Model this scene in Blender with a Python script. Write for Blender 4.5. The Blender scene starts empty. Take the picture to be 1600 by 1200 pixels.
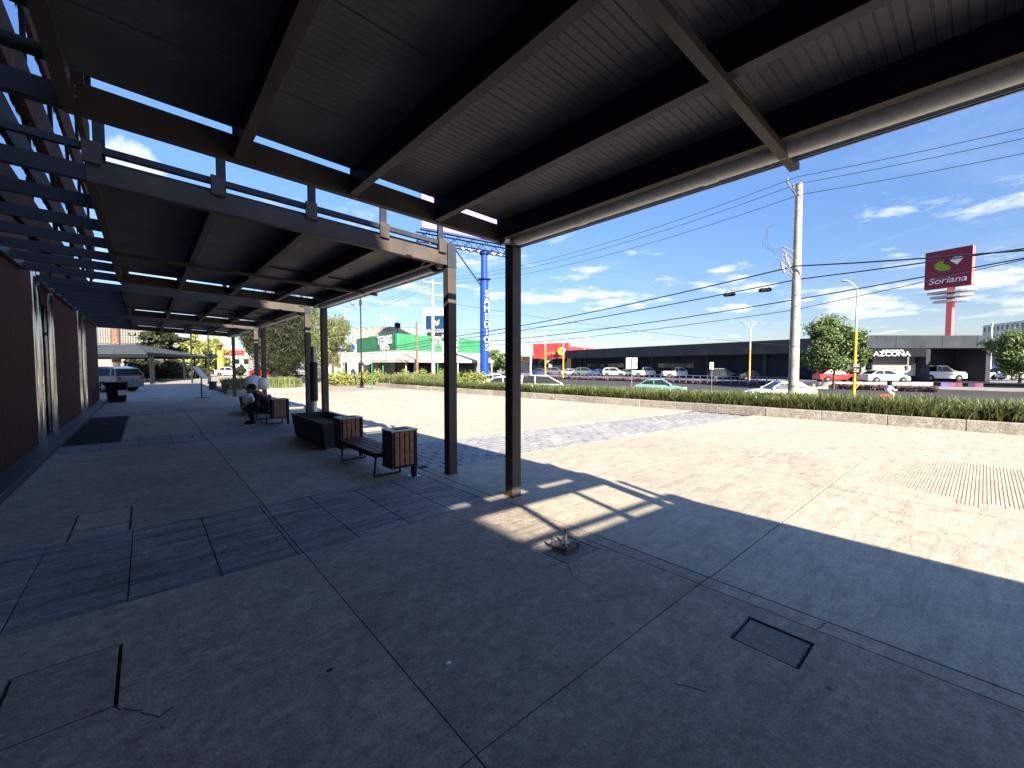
import bpy, math, random
import numpy as np
from mathutils import Vector, Matrix
rad = math.radians
rng = np.random.default_rng(7)
random.seed(7)

# ------------------------------------------------------------------ camera, sky, sun, exposure
scn = bpy.context.scene
COL = scn.collection
YAW = rad(41.35)
cam_d = bpy.data.cameras.new('camera'); cam = bpy.data.objects.new('camera', cam_d); COL.objects.link(cam)
cam.location = (0, 0, 1.6); cam.rotation_euler = (rad(90 - 2.55), 0, -YAW)
cam_d.sensor_width = 36; cam_d.lens = 36 * 650 / 1600; cam_d.clip_start = .05; cam_d.clip_end = 4000
scn.camera = cam
SUN_FROM = Vector((-1.35, -5.4, 3.1)).normalized()
sun_d = bpy.data.lights.new('sun', 'SUN'); sun = bpy.data.objects.new('sun', sun_d); COL.objects.link(sun)
sun_d.energy = 3.4; sun_d.angle = rad(.55); sun_d.color = (1, .90, .76)
sun.rotation_euler = SUN_FROM.to_track_quat('Z', 'Y').to_euler()
scn.view_settings.view_transform = 'Standard'; scn.view_settings.look = 'None'
scn.view_settings.exposure = 2.42; scn.view_settings.gamma = 1; scn.view_settings.use_curve_mapping = False
scn.cycles.max_bounces = 8; scn.cycles.diffuse_bounces = 5; scn.cycles.glossy_bounces = 4
scn.cycles.use_denoising = True

W = bpy.data.worlds.new('World'); scn.world = W; W.use_nodes = True
nt = W.node_tree; nt.nodes.clear()
def nd(nt, t, **k):
    n = nt.nodes.new(t)
    for a, b in k.items(): setattr(n, a, b)
    return n
def mathn(nt, op, a, b=None, clamp=False):
    n = nd(nt, 'ShaderNodeMath', operation=op, use_clamp=clamp)
    for i, v in enumerate((a, b)):
        if v is None: continue
        if isinstance(v, (int, float)): n.inputs[i].default_value = v
        else: nt.links.new(v, n.inputs[i])
    return n.outputs[0]
def ramp(nt, fac, stops):
    r = nd(nt, 'ShaderNodeValToRGB'); el = r.color_ramp.elements
    while len(el) < len(stops): el.new(.5)
    for e, (p, c) in zip(el, stops):
        e.position = p; e.color = (c, c, c, 1) if isinstance(c, (int, float)) else (*c, 1)
    nt.links.new(fac, r.inputs[0]); return r.outputs[0]
def mixc(nt, fac, a, b, mode='MIX'):
    m = nd(nt, 'ShaderNodeMix', data_type='RGBA', blend_type=mode)
    for i, v in ((0, fac), (6, a), (7, b)):
        if isinstance(v, (int, float)): m.inputs[i].default_value = v
        elif isinstance(v, tuple): m.inputs[i].default_value = (*v, 1)
        else: nt.links.new(v, m.inputs[i])
    return m.outputs[2]
sky = nd(nt, 'ShaderNodeTexSky', sky_type='NISHITA', sun_disc=False)
sky.sun_elevation = math.asin(SUN_FROM.z); sky.sun_rotation = math.atan2(SUN_FROM.x, SUN_FROM.y)
sky.air_density = 1.0; sky.dust_density = .35; sky.ozone_density = 2.2
hs = nd(nt, 'ShaderNodeHueSaturation'); hs.inputs['Saturation'].default_value = 1.16; hs.inputs['Value'].default_value = 1.0
nt.links.new(sky.outputs[0], hs.inputs['Color'])
tc = nd(nt, 'ShaderNodeTexCoord'); sep = nd(nt, 'ShaderNodeSeparateXYZ'); nt.links.new(tc.outputs['Generated'], sep.inputs[0])
# clouds live on a plane high above the ground: divide by the height of the ray
zc = mathn(nt, 'MAXIMUM', sep.outputs[2], .0)
den = mathn(nt, 'ADD', zc, .09)
cx = mathn(nt, 'DIVIDE', sep.outputs[0], den); cy = mathn(nt, 'DIVIDE', sep.outputs[1], den)
comb = nd(nt, 'ShaderNodeCombineXYZ'); nt.links.new(cx, comb.inputs[0]); nt.links.new(cy, comb.inputs[1])
def noise(nt, vec, scale, detail=6, rough=.6, dist=0., dims='3D'):
    n = nd(nt, 'ShaderNodeTexNoise', noise_dimensions=dims)
    n.inputs['Scale'].default_value = scale; n.inputs['Detail'].default_value = detail
    n.inputs['Roughness'].default_value = rough; n.inputs['Distortion'].default_value = dist
    nt.links.new(vec, n.inputs['Vector']); return n.outputs['Fac']
big = noise(nt, comb.outputs[0], .33, 3, .5)
fine = noise(nt, comb.outputs[0], 1.9, 9, .60, .2)
wisp = noise(nt, comb.outputs[0], .8, 8, .7, 1.2)
f1 = mathn(nt, 'ADD', mathn(nt, 'MULTIPLY', big, .55), mathn(nt, 'MULTIPLY', fine, .6))
cum = ramp(nt, f1, [(.604, 0), (.672, 1)])
wsp = ramp(nt, wisp, [(.50, 0), (.80, .22)])
low = ramp(nt, zc, [(.0, .35), (.08, .7), (.12, 1), (.26, .85), (.36, .1), (.42, 0)])
hi = ramp(nt, zc, [(.0, .9), (.30, .8), (.55, .2)])
cov = mathn(nt, 'MAXIMUM', mathn(nt, 'MULTIPLY', cum, low), mathn(nt, 'MULTIPLY', wsp, hi))
# one larger cumulus bank over the far end of the arcade
d0 = Vector((-.012, .943, .312)).normalized()
dot = nd(nt, 'ShaderNodeVectorMath', operation='DOT_PRODUCT'); nt.links.new(tc.outputs['Generated'], dot.inputs[0]); dot.inputs[1].default_value = d0
bank = mathn(nt, 'ADD', ramp(nt, dot.outputs['Value'], [(.9962, 0), (.9994, .60)]), mathn(nt, 'MULTIPLY', noise(nt, tc.outputs['Generated'], 13, 6, .6), .8))
cov = mathn(nt, 'MAXIMUM', cov, ramp(nt, bank, [(.72, 0), (.86, 1)]))
ccol = mixc(nt, ramp(nt, fine, [(.35, 0), (.75, 1)]), (2.5, 2.9, 3.5), (3.9, 4.0, 4.1))
skyc = mixc(nt, cov, mixc(nt, 1.0, hs.outputs[0], mixc(nt, 1.0, (.99, .95, 1.08), ramp(nt, zc, [(.0, .40), (.12, .46), (.30, .62), (.65, 1.0)]), 'MULTIPLY'), 'MULTIPLY'), ccol)
bg = nd(nt, 'ShaderNodeBackground'); bg.inputs[1].default_value = .0625
wo = nd(nt, 'ShaderNodeOutputWorld'); nt.links.new(skyc, bg.inputs[0]); nt.links.new(bg.outputs[0], wo.inputs[0])

# ------------------------------------------------------------------ materials
MATS = {}
def newmat(name):
    m = bpy.data.materials.new(name); m.use_nodes = True; MATS[name] = m
    return m, m.node_tree, m.node_tree.nodes['Principled BSDF']
def mat(name, col, rough=.6, metal=0., var=.12, scale=3., bump=0., spec=.22, col2=None, emit=None, bscale=None, coat=0.):
    m, t, b = newmat(name)
    g = nd(t, 'ShaderNodeNewGeometry')
    n = noise(t, g.outputs['Position'], scale, 7, .65)
    if col2 is None:
        c2 = tuple(max(0, c * (1 - var * 2)) for c in col); c1 = tuple(min(1, c * (1 + var)) for c in col)
    else: c1, c2 = col, col2
    t.links.new(mixc(t, ramp(t, n, [(.3, 0), (.7, 1)]), c2, c1), b.inputs['Base Color'])
    r2 = noise(t, g.outputs['Position'], scale * 4, 4, .6)
    t.links.new(mathn(t, 'ADD', mathn(t, 'MULTIPLY', r2, .25), rough - .12, True), b.inputs['Roughness'])
    b.inputs['Metallic'].default_value = metal; b.inputs['Specular IOR Level'].default_value = spec
    b.inputs['Coat Weight'].default_value = coat
    if bump:
        bn = nd(t, 'ShaderNodeBump'); bn.inputs['Strength'].default_value = bump; bn.inputs['Distance'].default_value = .02
        t.links.new(noise(t, g.outputs['Position'], bscale or scale * 12, 5, .6), bn.inputs['Height']); t.links.new(bn.outputs[0], b.inputs['Normal'])
    return m
def concrete(name, base, warm, streak=.0, stain=.35, fine_s=55., bump=.25, mott=1., rough=.8):
    m, t, b = newmat(name)
    g = nd(t, 'ShaderNodeNewGeometry'); P = g.outputs['Position']
    mp = nd(t, 'ShaderNodeMapping'); mp.inputs['Scale'].default_value = (.45, 3.4, 1); mp.inputs['Rotation'].default_value = (0, 0, rad(4)); t.links.new(P, mp.inputs[0])
    big = noise(t, P, .55, 7, .62, .4); med = noise(t, P, 4.2, 10, .74, .3); fi = noise(t, P, fine_s, 6, .75)
    st = noise(t, mp.outputs[0], 3.2, 10, .74, .4)
    c = mixc(t, ramp(t, big, [(.35, 0), (.65, 1)]), base, warm)
    c = mixc(t, ramp(t, med, [(.36, .42), (.52, 0)]), c, tuple(x * .52 for x in base))
    c = mixc(t, ramp(t, med, [(.54, 0), (.70, .45)]), c, tuple(min(1, x * 1.35) for x in warm))
    c = mixc(t, mathn(t, 'MULTIPLY', ramp(t, st, [(.38, 1), (.50, 0)]), streak), c, tuple(x * .55 for x in base))
    c = mixc(t, mathn(t, 'MULTIPLY', ramp(t, st, [(.54, 0), (.66, 1)]), streak * .8), c, tuple(min(1, x * 1.35) for x in warm))
    mid = noise(t, P, 15, 7, .72, .2); blo = noise(t, P, 1.35, 8, .72, .5)
    c = mixc(t, ramp(t, blo, [(.57, 0), (.68, .55 * min(1, stain + .1))]), c, tuple(x * .48 for x in base))
    c = mixc(t, 1.0, c, ramp(t, mid, [(.30, 1 - .30 * mott), (.70, 1 + .28 * mott)]), 'MULTIPLY')
    oi = nd(t, 'ShaderNodeObjectInfo'); c = mixc(t, 1.0, c, ramp(t, oi.outputs['Random'], [(0, .90), (1, 1.08)]), 'MULTIPLY')
    v = nd(t, 'ShaderNodeTexVoronoi'); v.inputs['Scale'].default_value = 2.3; v.inputs['Randomness'].default_value = 1; t.links.new(P, v.inputs['Vector'])
    spot_ = mathn(t, 'MULTIPLY', ramp(t, v.outputs['Distance'], [(.035, 1), (.06, 0)]), ramp(t, big, [(.5, 0), (.55, stain)]))
    c = mixc(t, spot_, c, tuple(x * .3 for x in base))
    sp2 = noise(t, P, fine_s * .35, 3, .5)
    c = mixc(t, mathn(t, 'MULTIPLY', ramp(t, sp2, [(.66, 0), (.74, 1)]), .5 * stain), c, tuple(x * .4 for x in base))
    c = mixc(t, 1.0, c, ramp(t, fi, [(.28, .62), (.72, 1.32)]), 'MULTIPLY')
    t.links.new(c, b.inputs['Base Color'])
    t.links.new(ramp(t, med, [(.3, rough - .12), (.7, rough + .1)]), b.inputs['Roughness'])
    b.inputs['Specular IOR Level'].default_value = .35
    h = mathn(t, 'ADD', mathn(t, 'MULTIPLY', fi, .5), mathn(t, 'ADD', mathn(t, 'MULTIPLY', mid, .9), mathn(t, 'MULTIPLY', med, .8)))
    if streak: h = mathn(t, 'ADD', h, mathn(t, 'MULTIPLY', st, 1.4))
    bn = nd(t, 'ShaderNodeBump'); bn.inputs['Strength'].default_value = bump; bn.inputs['Distance'].default_value = .012
    t.links.new(h, bn.inputs['Height']); t.links.new(bn.outputs[0], b.inputs['Normal'])
    return m
concrete('slab_shade', (.30, .255, .208), (.40, .34, .27), .22, .9, 70, .9)  # plaza concrete again, in a darker copy for the shaded walk
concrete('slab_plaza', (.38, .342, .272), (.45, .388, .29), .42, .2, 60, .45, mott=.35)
concrete('slab_band', (.185, .178, .178), (.29, .275, .262), .95, .3, 60, .9)
concrete('paver_c', (.26, .26, .262), (.34, .335, .32), .0, .3, 60, .5)
concrete('groove_c', (.37, .328, .258), (.43, .37, .28), .3, .2, 60, .45, mott=.35); concrete('groove_d', (.33, .285, .215), (.38, .325, .245), .1, .2, 60, .4)
concrete('kerb_c', (.27, .245, .205), (.36, .33, .285), .25, .9, 30, .6)
concrete('lid_c', (.20, .175, .15), (.25, .22, .185), 0, .5, 90, .7)
mat('under', (.06, .056, .05), .95, 0, .3, 8)
mat('soil', (.09, .065, .045), .95, 0, .3, 4, .5)
mat('asphalt', (.06, .06, .062), .9, 0, .2, 2, .3)
mat('lot_c', (.24, .23, .215), .9, 0, .2, .7)
def steel(name, base, rust):
    m, t, b = newmat(name); g = nd(t, 'ShaderNodeNewGeometry'); P = g.outputs['Position']
    n1 = noise(t, P, 2.2, 8, .68, .5); n2 = noise(t, P, 26, 5, .7); f = mathn(t, 'ADD', mathn(t, 'MULTIPLY', n1, .8), mathn(t, 'MULTIPLY', n2, .3))
    c = mixc(t, ramp(t, n1, [(.3, 0), (.7, 1)]), tuple(x * .65 for x in base), tuple(x * 1.3 for x in base))
    c = mixc(t, ramp(t, f, [(.64, 0), (.72, .8)]), c, rust); c = mixc(t, ramp(t, n2, [(.62, 0), (.72, .35)]), c, (.20, .19, .18))
    t.links.new(c, b.inputs['Base Color']); t.links.new(ramp(t, n1, [(.3, .42), (.7, .68)]), b.inputs['Roughness']); b.inputs['Specular IOR Level'].default_value = .22
    bn = nd(t, 'ShaderNodeBump'); bn.inputs['Strength'].default_value = .15; bn.inputs['Distance'].default_value = .01; t.links.new(f, bn.inputs['Height']); t.links.new(bn.outputs[0], b.inputs['Normal'])
steel('steel_dark', (.066, .055, .048), (.13, .055, .03)); steel('steel_beam', (.026, .032, .044), (.07, .045, .035))
mat('primer_sun_orange', (.30, .10, .035), .6, 0, .25, 6)  # rusty base plates, and sunlight painted on one canopy rail
mat('panel_g', (.112, .112, .118), .5, .0, .22, 1.6, .04, .25)
mat('pvc', (.86, .84, .76), .35, 0, .18, 12, .1, .5, col2=(.66, .63, .54))
mat('galv', (.30, .30, .30), .45, .9, .2, 14)
mat('granite', (.080, .030, .022), .85, 0, .35, 9, .04, .12, col2=(.028, .012, .011))
mat('plinth', (.045, .05, .058), .55, 0, .2, 3, .2)
mat('chrome', (.62, .62, .62), .14, 1., .05, 2)
mat('brownband', (.045, .024, .018), .9, 0, .3, 3, .2, .05)
mat('frame_blk', (.010, .010, .011), .8, 0, .2, 3, 0, .1)
mat('rubber', (.016, .019, .024), .8, 0, .2, 30, .5)
mat('wood', (.34, .165, .085), .55, 0, .25, 16, .3)
mat('wood_d', (.10, .06, .04), .6, 0, .3, 16, .3)
mat('planter_m', (.030, .032, .036), .6, 0, .25, 3, .1, .2)
mat('skin', (.26, .13, .08), .55); mat('hair', (.008, .007, .007), .6); mat('jacket', (.018, .02, .035), .85, 0, .2, 20)
mat('orange', (.80, .16, .04), .8); mat('jeans', (.015, .022, .05), .9, 0, .3, 30); mat('white_cloth', (.86, .87, .87), .55, 0, .06)
mat('tyre', (.018, .018, .018), .85); mat('chip', (.75, .74, .72), .6)
def paint(n, c): return mat(n, c, .28, 0, .04, 1, 0, .5, coat=.6)
for n, c in dict(car_white=(.58, .58, .565), car_mint=(.15, .275, .265), car_silver=(.42, .43, .45), car_red=(.42, .02, .02), car_black=(.02, .021, .024), car_blue=(.04, .08, .2), car_grey=(.13, .14, .16)).items(): paint(n, c)
mat('carglass', (.014, .020, .020), .12, 0, .1, 1, 0, .3)
mat('lamp_clear', (.7, .7, .7), .15); mat('lamp_red', (.4, .01, .01), .2)
mat('concrete_pole', (.35, .325, .28), .8, 0, .2, 3, .2); mat('wood_pole', (.20, .13, .085), .9, 0, .3, 6)
mat('cable', (.02, .022, .028), .5); mat('cable_thin', (.04, .055, .08), .5)
mat('insul', (.25, .24, .22), .4)
mat('pole_white', (.66, .66, .64), .5, 0, .1); mat('pole_orange', (.78, .36, .08), .55, 0, .15, 2); mat('pole_yellow', (.80, .46, .03), .5, 0, .12, 2); mat('pole_black', (.012, .018, .022), .5)
mat('wall_dark', (.018, .024, .034), .7, 0, .15, .4, 0, .08); mat('fascia_dark', (.034, .040, .050), .65, 0, .2, .5, 0, .12)
mat('wall_white', (.55, .54, .51), .7, 0, .08, .5); mat('wall_grey', (.20, .20, .195), .7, 0, .1, .5); mat('wall_cream', (.50, .44, .34), .8, 0, .12, .6)
mat('olive', (.035, .045, .028), .7); mat('green_wall', (.038, .20, .095), .7, 0, .12, .6); mat('letter_w', (.66, .66, .64), .5, 0, .05); mat('green_pole', (.03, .20, .11), .5)
mat('roof_white', (.44, .41, .35), .7, 0, .1, .8); mat('glass_dark', (.015, .018, .022), .12, 0, .2, .7, 0, .8)
mat('red_wall', (.62, .05, .055), .6, 0, .1, .4); mat('sign_red_shaded', (.19, .018, .045), .45, 0, .06, .5); mat('sign_red_sunlit', (.80, .16, .15), .5, 0, .05)  # pylon reds: front darkened as shaded, side brightened as sunlit
mat('logo_green', (.20, .32, .02), .5); mat('logo_grey', (.42, .44, .46), .5); mat('logo_yellow', (.85, .62, .02), .5); mat('logo_cream', (.85, .78, .55), .5)
mat('blue_col', (.012, .055, .33), .4, 0, .12, 2); mat('blue_truss', (.008, .02, .10), .5); mat('purple', (.26, .20, .62), .6)
mat('sign_blue', (.006, .035, .10), .35, 0, .2, .5); mat('sign_black', (.010, .012, .015), .6, 0, .2, 3, 0, .08)
mat('rail_blue', (.16, .20, .30), .5); mat('mural_a', (.22, .16, .55), .7); mat('mural_b', (.42, .14, .22), .7, 0, .5, 1.5, col2=(.16, .06, .12)); mat('mural_c', (.09, .05, .12), .7)
mat('trunk', (.11, .075, .05), .9, 0, .3, 9, .6); mat('palmtrunk', (.20, .125, .09), .9, 0, .4, 9, .8); mat('lime', (.72, .70, .66), .8)
mat('tent', (.055, .062, .070), .8, 0, .1, 1, 0, .05); mat('terracotta', (.42, .14, .06), .8)
mat('ad_red', (.55, .05, .05), .6); mat('ad_orange', (.75, .30, .08), .6); mat('teal', (.03, .45, .52), .5)
def leafm(name, a, b, tr=.25):
    m, t, bs = newmat(name)
    g = nd(t, 'ShaderNodeNewGeometry')
    r = nd(t, 'ShaderNodeTexNoise'); r.inputs['Scale'].default_value = 6.; r.inputs['Detail'].default_value = 5; t.links.new(g.outputs['Position'], r.inputs['Vector'])
    f = mathn(t, 'ADD', mathn(t, 'MULTIPLY', r.outputs['Fac'], .9), mathn(t, 'MULTIPLY', g.outputs['Random Per Island'], .5))
    c = mixc(t, ramp(t, f, [(.4, 0), (.95, 1)]), a, b)
    t.links.new(c, bs.inputs['Base Color']); bs.inputs['Roughness'].default_value = .6
    tl = nd(t, 'ShaderNodeBsdfTranslucent'); t.links.new(c, tl.inputs[0]); ms = nd(t, 'ShaderNodeMixShader'); ms.inputs[0].default_value = tr
    out = t.nodes['Material Output']; t.links.new(bs.outputs[0], ms.inputs[1]); t.links.new(tl.outputs[0], ms.inputs[2]); t.links.new(ms.outputs[0], out.inputs[0])
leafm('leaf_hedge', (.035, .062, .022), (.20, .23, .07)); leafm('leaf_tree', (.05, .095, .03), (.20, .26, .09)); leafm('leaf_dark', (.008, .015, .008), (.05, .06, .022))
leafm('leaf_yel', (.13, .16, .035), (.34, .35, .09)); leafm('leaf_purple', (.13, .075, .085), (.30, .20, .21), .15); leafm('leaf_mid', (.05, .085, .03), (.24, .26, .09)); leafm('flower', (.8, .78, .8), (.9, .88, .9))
# mirror glazing of the building with a slight ripple
m, t, b = newmat('mirror_glass')
b.inputs['Base Color'].default_value = (.34, .42, .52, 1); b.inputs['Metallic'].default_value = 1; b.inputs['Roughness'].default_value = .03
g = nd(t, 'ShaderNodeNewGeometry'); bn = nd(t, 'ShaderNodeBump'); bn.inputs['Strength'].default_value = .35; bn.inputs['Distance'].default_value = .04
t.links.new(noise(t, g.outputs['Position'], 1.3, 3, .5), bn.inputs['Height']); t.links.new(bn.outputs[0], b.inputs['Normal'])

# ------------------------------------------------------------------ mesh helpers
class MB:
    def __init__(s): s.v = []; s.f = []; s.m = []; s.mi = 0
    def add(s, vs, fs):
        o = len(s.v); s.v.extend([tuple(map(float, p)) for p in vs]); s.f.extend([tuple(i + o for i in f) for f in fs]); s.m.extend([s.mi] * len(fs)); return s
    def box(s, x0, x1, y0, y1, z0, z1):
        return s.add([(x0, y0, z0), (x1, y0, z0), (x1, y1, z0), (x0, y1, z0), (x0, y0, z1), (x1, y0, z1), (x1, y1, z1), (x0, y1, z1)],
                     [(0, 3, 2, 1), (4, 5, 6, 7), (0, 1, 5, 4), (1, 2, 6, 5), (2, 3, 7, 6), (3, 0, 4, 7)])
    def seg(s, p0, p1, z0, z1, t, off=0.):
        d = Vector((p1[0] - p0[0], p1[1] - p0[1])); n = Vector((-d.y, d.x)).normalized()
        a, b = n * (off), n * (off + t)
        q = [(p0[0] + a.x, p0[1] + a.y), (p1[0] + a.x, p1[1] + a.y), (p1[0] + b.x, p1[1] + b.y), (p0[0] + b.x, p0[1] + b.y)]
        return s.add([(x, y, z0) for x, y in q] + [(x, y, z1) for x, y in q], [(0, 3, 2, 1), (4, 5, 6, 7), (0, 1, 5, 4), (1, 2, 6, 5), (2, 3, 7, 6), (3, 0, 4, 7)])
    def tube(s, p0, p1, r, r1=None, n=10, caps=True):
        r1 = r if r1 is None else r1; p0, p1 = Vector(p0), Vector(p1); d = (p1 - p0).normalized()
        a = d.orthogonal().normalized(); b_ = d.cross(a); vs = []
        for p, q in ((p0, r), (p1, r1)):
            for i in range(n):
                w = 2 * math.pi * i / n; vs.append(p + (a * math.cos(w) + b_ * math.sin(w)) * q)
        fs = [(i, (i + 1) % n, n + (i + 1) % n, n + i) for i in range(n)]
        if caps: fs += [tuple(range(n))[::-1], tuple(range(n, 2 * n))]
        return s.add(vs, fs)
    def path(s, pts, r, n=8):
        for a, b_ in zip(pts[:-1], pts[1:]): s.tube(a, b_, r, n=n, caps=True)
        return s
    def prism(s, poly, f, a, b_):
        """poly in 2D, f(u,v,w) -> xyz, extruded from w=a to w=b"""
        n = len(poly); vs = [f(u, v, a) for u, v in poly] + [f(u, v, b_) for u, v in poly]
        return s.add(vs, [tuple(range(n))[::-1], tuple(range(n, 2 * n))] + [(i, (i + 1) % n, n + (i + 1) % n, n + i) for i in range(n)])
    def ball(s, c, r, nu=16, nv=10, sc=(1, 1, 1)):
        vs = []; fs = []
        for j in range(nv + 1):
            th = math.pi * j / nv
            for i in range(nu):
                ph = 2 * math.pi * i / nu; vs.append((c[0] + r * sc[0] * math.sin(th) * math.cos(ph), c[1] + r * sc[1] * math.sin(th) * math.sin(ph), c[2] + r * sc[2] * math.cos(th)))
        for j in range(nv):
            for i in range(nu): fs.append((j * nu + i, (j + 1) * nu + i, (j + 1) * nu + (i + 1) % nu, j * nu + (i + 1) % nu))
        return s.add(vs, fs)
    def quad(s, a, b_, c, d): return s.add([a, b_, c, d], [(0, 1, 2, 3)])
    def shear(s, k, x0):
        s.v = [(x, y, z + k * (x0 - x)) for x, y, z in s.v]; return s
    def move(s, dx=0, dy=0, dz=0): s.v = [(x + dx, y + dy, z + dz) for x, y, z in s.v]; return s
    def make(s, name, m, parent=None, smooth=False, bevel=0.):
        me = bpy.data.meshes.new(name); me.from_pydata(s.v, [], s.f)
        for q in (m if isinstance(m, (list, tuple)) else [m]): me.materials.append(MATS[q])
        if isinstance(m, (list, tuple)): me.polygons.foreach_set('material_index', s.m)
        if smooth: me.polygons.foreach_set('use_smooth', [True] * len(me.polygons)); me.set_sharp_from_angle(angle=rad(40))
        me.validate(); o = bpy.data.objects.new(name, me); COL.objects.link(o)
        if parent: o.parent = parent
        if bevel: bv = o.modifiers.new('bevel', 'BEVEL'); bv.width = bevel; bv.segments = 2; bv.limit_method = 'ANGLE'
        return o
def tag(o, label=None, cat=None, group=None, kind=None):
    for k, v in (('label', label), ('category', cat), ('group', group), ('kind', kind)):
        if v: o[k] = v
    return o
def thing(name, label, cat, loc=(0, 0, 0), rz=0., group=None):
    o = bpy.data.objects.new(name, None); COL.objects.link(o); o.location = loc; o.rotation_euler = (0, 0, rz); o.empty_display_size = .2
    return tag(o, label, cat, group)
def structure(o): return tag(o, kind='structure')
def kids(o): return [c for c in bpy.data.objects if c.parent is o]
def dup(root, loc=None, rz=None, label=None):
    def cp(o, par):
        ks = kids(o); c = o.copy(); COL.objects.link(c)
        if par is not None: c.parent = par
        for k in ks: cp(k, c)
        return c
    c = cp(root, None)
    if loc is not None: c.location = loc
    if rz is not None: c.rotation_euler = (0, 0, rz)
    if label: c['label'] = label
    return c
def npmesh(name, V, F, m, parent=None):
    """V (n,3), F (m,k) numpy arrays"""
    me = bpy.data.meshes.new(name); k = F.shape[1]
    me.vertices.add(len(V)); me.vertices.foreach_set('co', V.astype(np.float32).ravel())
    me.loops.add(F.size); me.loops.foreach_set('vertex_index', F.astype(np.int32).ravel())
    me.polygons.add(len(F)); me.polygons.foreach_set('loop_start', np.arange(0, F.size, k, dtype=np.int32)); me.polygons.foreach_set('loop_total', np.full(len(F), k, dtype=np.int32))
    me.materials.append(MATS[m]); me.update(); me.validate()
    o = bpy.data.objects.new(name, me); COL.objects.link(o)
    if parent: o.parent = parent
    return o
def leaves(P, size, stretch=1.6, updir=None, droop=0., rnd=rng):
    """one bent-diamond leaf (2 tris as a quad) per point"""
    n = len(P); d = rnd.normal(size=(n, 3))
    if updir is not None: d = d * (1 - updir[3]) + np.array(updir[:3]) * updir[3] * 1.6
    d /= np.linalg.norm(d, axis=1)[:, None]; q = rnd.normal(size=(n, 3)); w = np.cross(d, q); w /= np.linalg.norm(w, axis=1)[:, None]
    L = (size * (.6 + .8 * rnd.random(n)))[:, None]
    a = P - d * L * stretch * .5; b = P + w * L * .5; c = P + d * L * stretch * .5; e = P - w * L * .5
    V = np.stack([a, b, c, e], 1).reshape(-1, 3); F = np.arange(4 * n).reshape(n, 4)
    return V, F
F2 = np.array((math.sin(YAW), math.cos(YAW))); R2 = np.array((math.cos(YAW), -math.sin(YAW)))
def spot(px, d, z=0.):
    """a surveyed place: d metres ahead, bearing read from the photograph"""
    p = F2 * d + R2 * (px - 800) / 650 * d; return (float(p[0]), float(p[1]), z)
def hz(py, d): return 1.6 + (571 - py) * d / 650
FACE = -YAW          # rz that turns local +x to the picture's right
def text(s, size, mname, parent, loc, rot, name='lettering', depth=.03, font_scale=1., bold=.0, align='CENTER', shear=0.):
    cu = bpy.data.curves.new(name, 'FONT'); cu.body = s; cu.size = size; cu.extrude = depth; cu.align_x = align; cu.align_y = 'CENTER'; cu.offset = bold * size; cu.shear = shear
    o0 = bpy.data.objects.new(name + '_src', cu); COL.objects.link(o0)
    dg = bpy.context.evaluated_depsgraph_get(); me = bpy.data.meshes.new_from_object(o0.evaluated_get(dg))
    bpy.data.objects.remove(o0); bpy.data.curves.remove(cu)
    me.materials.clear(); me.materials.append(MATS[mname]); o = bpy.data.objects.new(name, me); COL.objects.link(o)
    o.parent = parent; o.location = loc; o.rotation_euler = rot; o.scale = (font_scale, 1, 1); return o

# ------------------------------------------------------------------ ground and paving
g = MB()
prof = [(-400, -.03), (12.2, -.03), (15.2, .0), (17.5, -.1), (19.5, -.62), (26, -.66), (28.5, -1.02), (51, -1.06), (54.5, -1.02), (56.5, -1.0), (58, -.64), (1500, -.62)]
sk = lambda x: .146 * min(1, max(0, (x - 17.5) / 9))          # the road runs about eight degrees off the plaza
for (x0, z0), (x1, z1) in zip(prof[:-1], prof[1:]):
    g.quad((x0 - 400 * sk(x0), -400, z0), (x1 - 400 * sk(x1), -400, z1), (x1 + 1800 * sk(x1), 1800, z1), (x0 + 1800 * sk(x0), 1800, z0))
structure(g.make('ground', 'under'))
def quadsheet(name, pts, m, z=None):
    b = MB(); b.quad(*pts); return structure(b.make(name, m))
def strip_on(name, x0, x1, y0, y1, m, dz):
    b = MB(); xs = [x0] + [p[0] for p in prof if x0 < p[0] < x1] + [x1]; f = lambda x: float(np.interp(x, [p[0] for p in prof], [p[1] for p in prof])) + dz
    for a, c in zip(xs[:-1], xs[1:]): b.quad((a + y0 * sk(a), y0, f(a)), (c + y0 * sk(c), y0, f(c)), (c + y1 * sk(c), y1, f(c)), (a + y1 * sk(a), y1, f(a)))
    return structure(b.make(name, m))
strip_on('road', 18.6, 53.5, -120, 400, 'asphalt', .02)
strip_on('lot_pavement', 57.6, 900, -200, 900, 'lot_c', .02)
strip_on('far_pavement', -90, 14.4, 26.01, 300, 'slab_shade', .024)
mk = MB()
for i in range(-6, 20):
    mk.quad((37 + .146 * i * 9, i * 9, -1.01), (37.15 + .146 * i * 9, i * 9, -1.01), (37.15 + .146 * (i * 9 + 4), i * 9 + 4, -1.01), (37 + .146 * (i * 9 + 4), i * 9 + 4, -1.01))
structure(mk.make('lane_markings', 'letter_w'))

pav = structure(MB().box(-1.3, 13.0, -3.0, 26., -.07, -.02).make('plaza_pavement', 'under'))
def slab(x0, x1, y0, y1, m='slab_shade', name='slab', gap=.0045, z=0., poly=None):
    b = MB()
    if poly: b.prism(poly, lambda u, v, w: (u, v, w), -.05, z)
    else: b.box(x0 + gap, x1 - gap, y0 + gap, y1 - gap, -.05, z)
    return b.make(name, m, pav, bevel=.004)
def kx(y): return 14.95 - .065 * y                 # foot of the planter kerb
def band_y(x, k): return (5.52, 7.62)[k] - .078 * max(0, x - 5.0) * (1 if k == 0 else 1.35)
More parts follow.
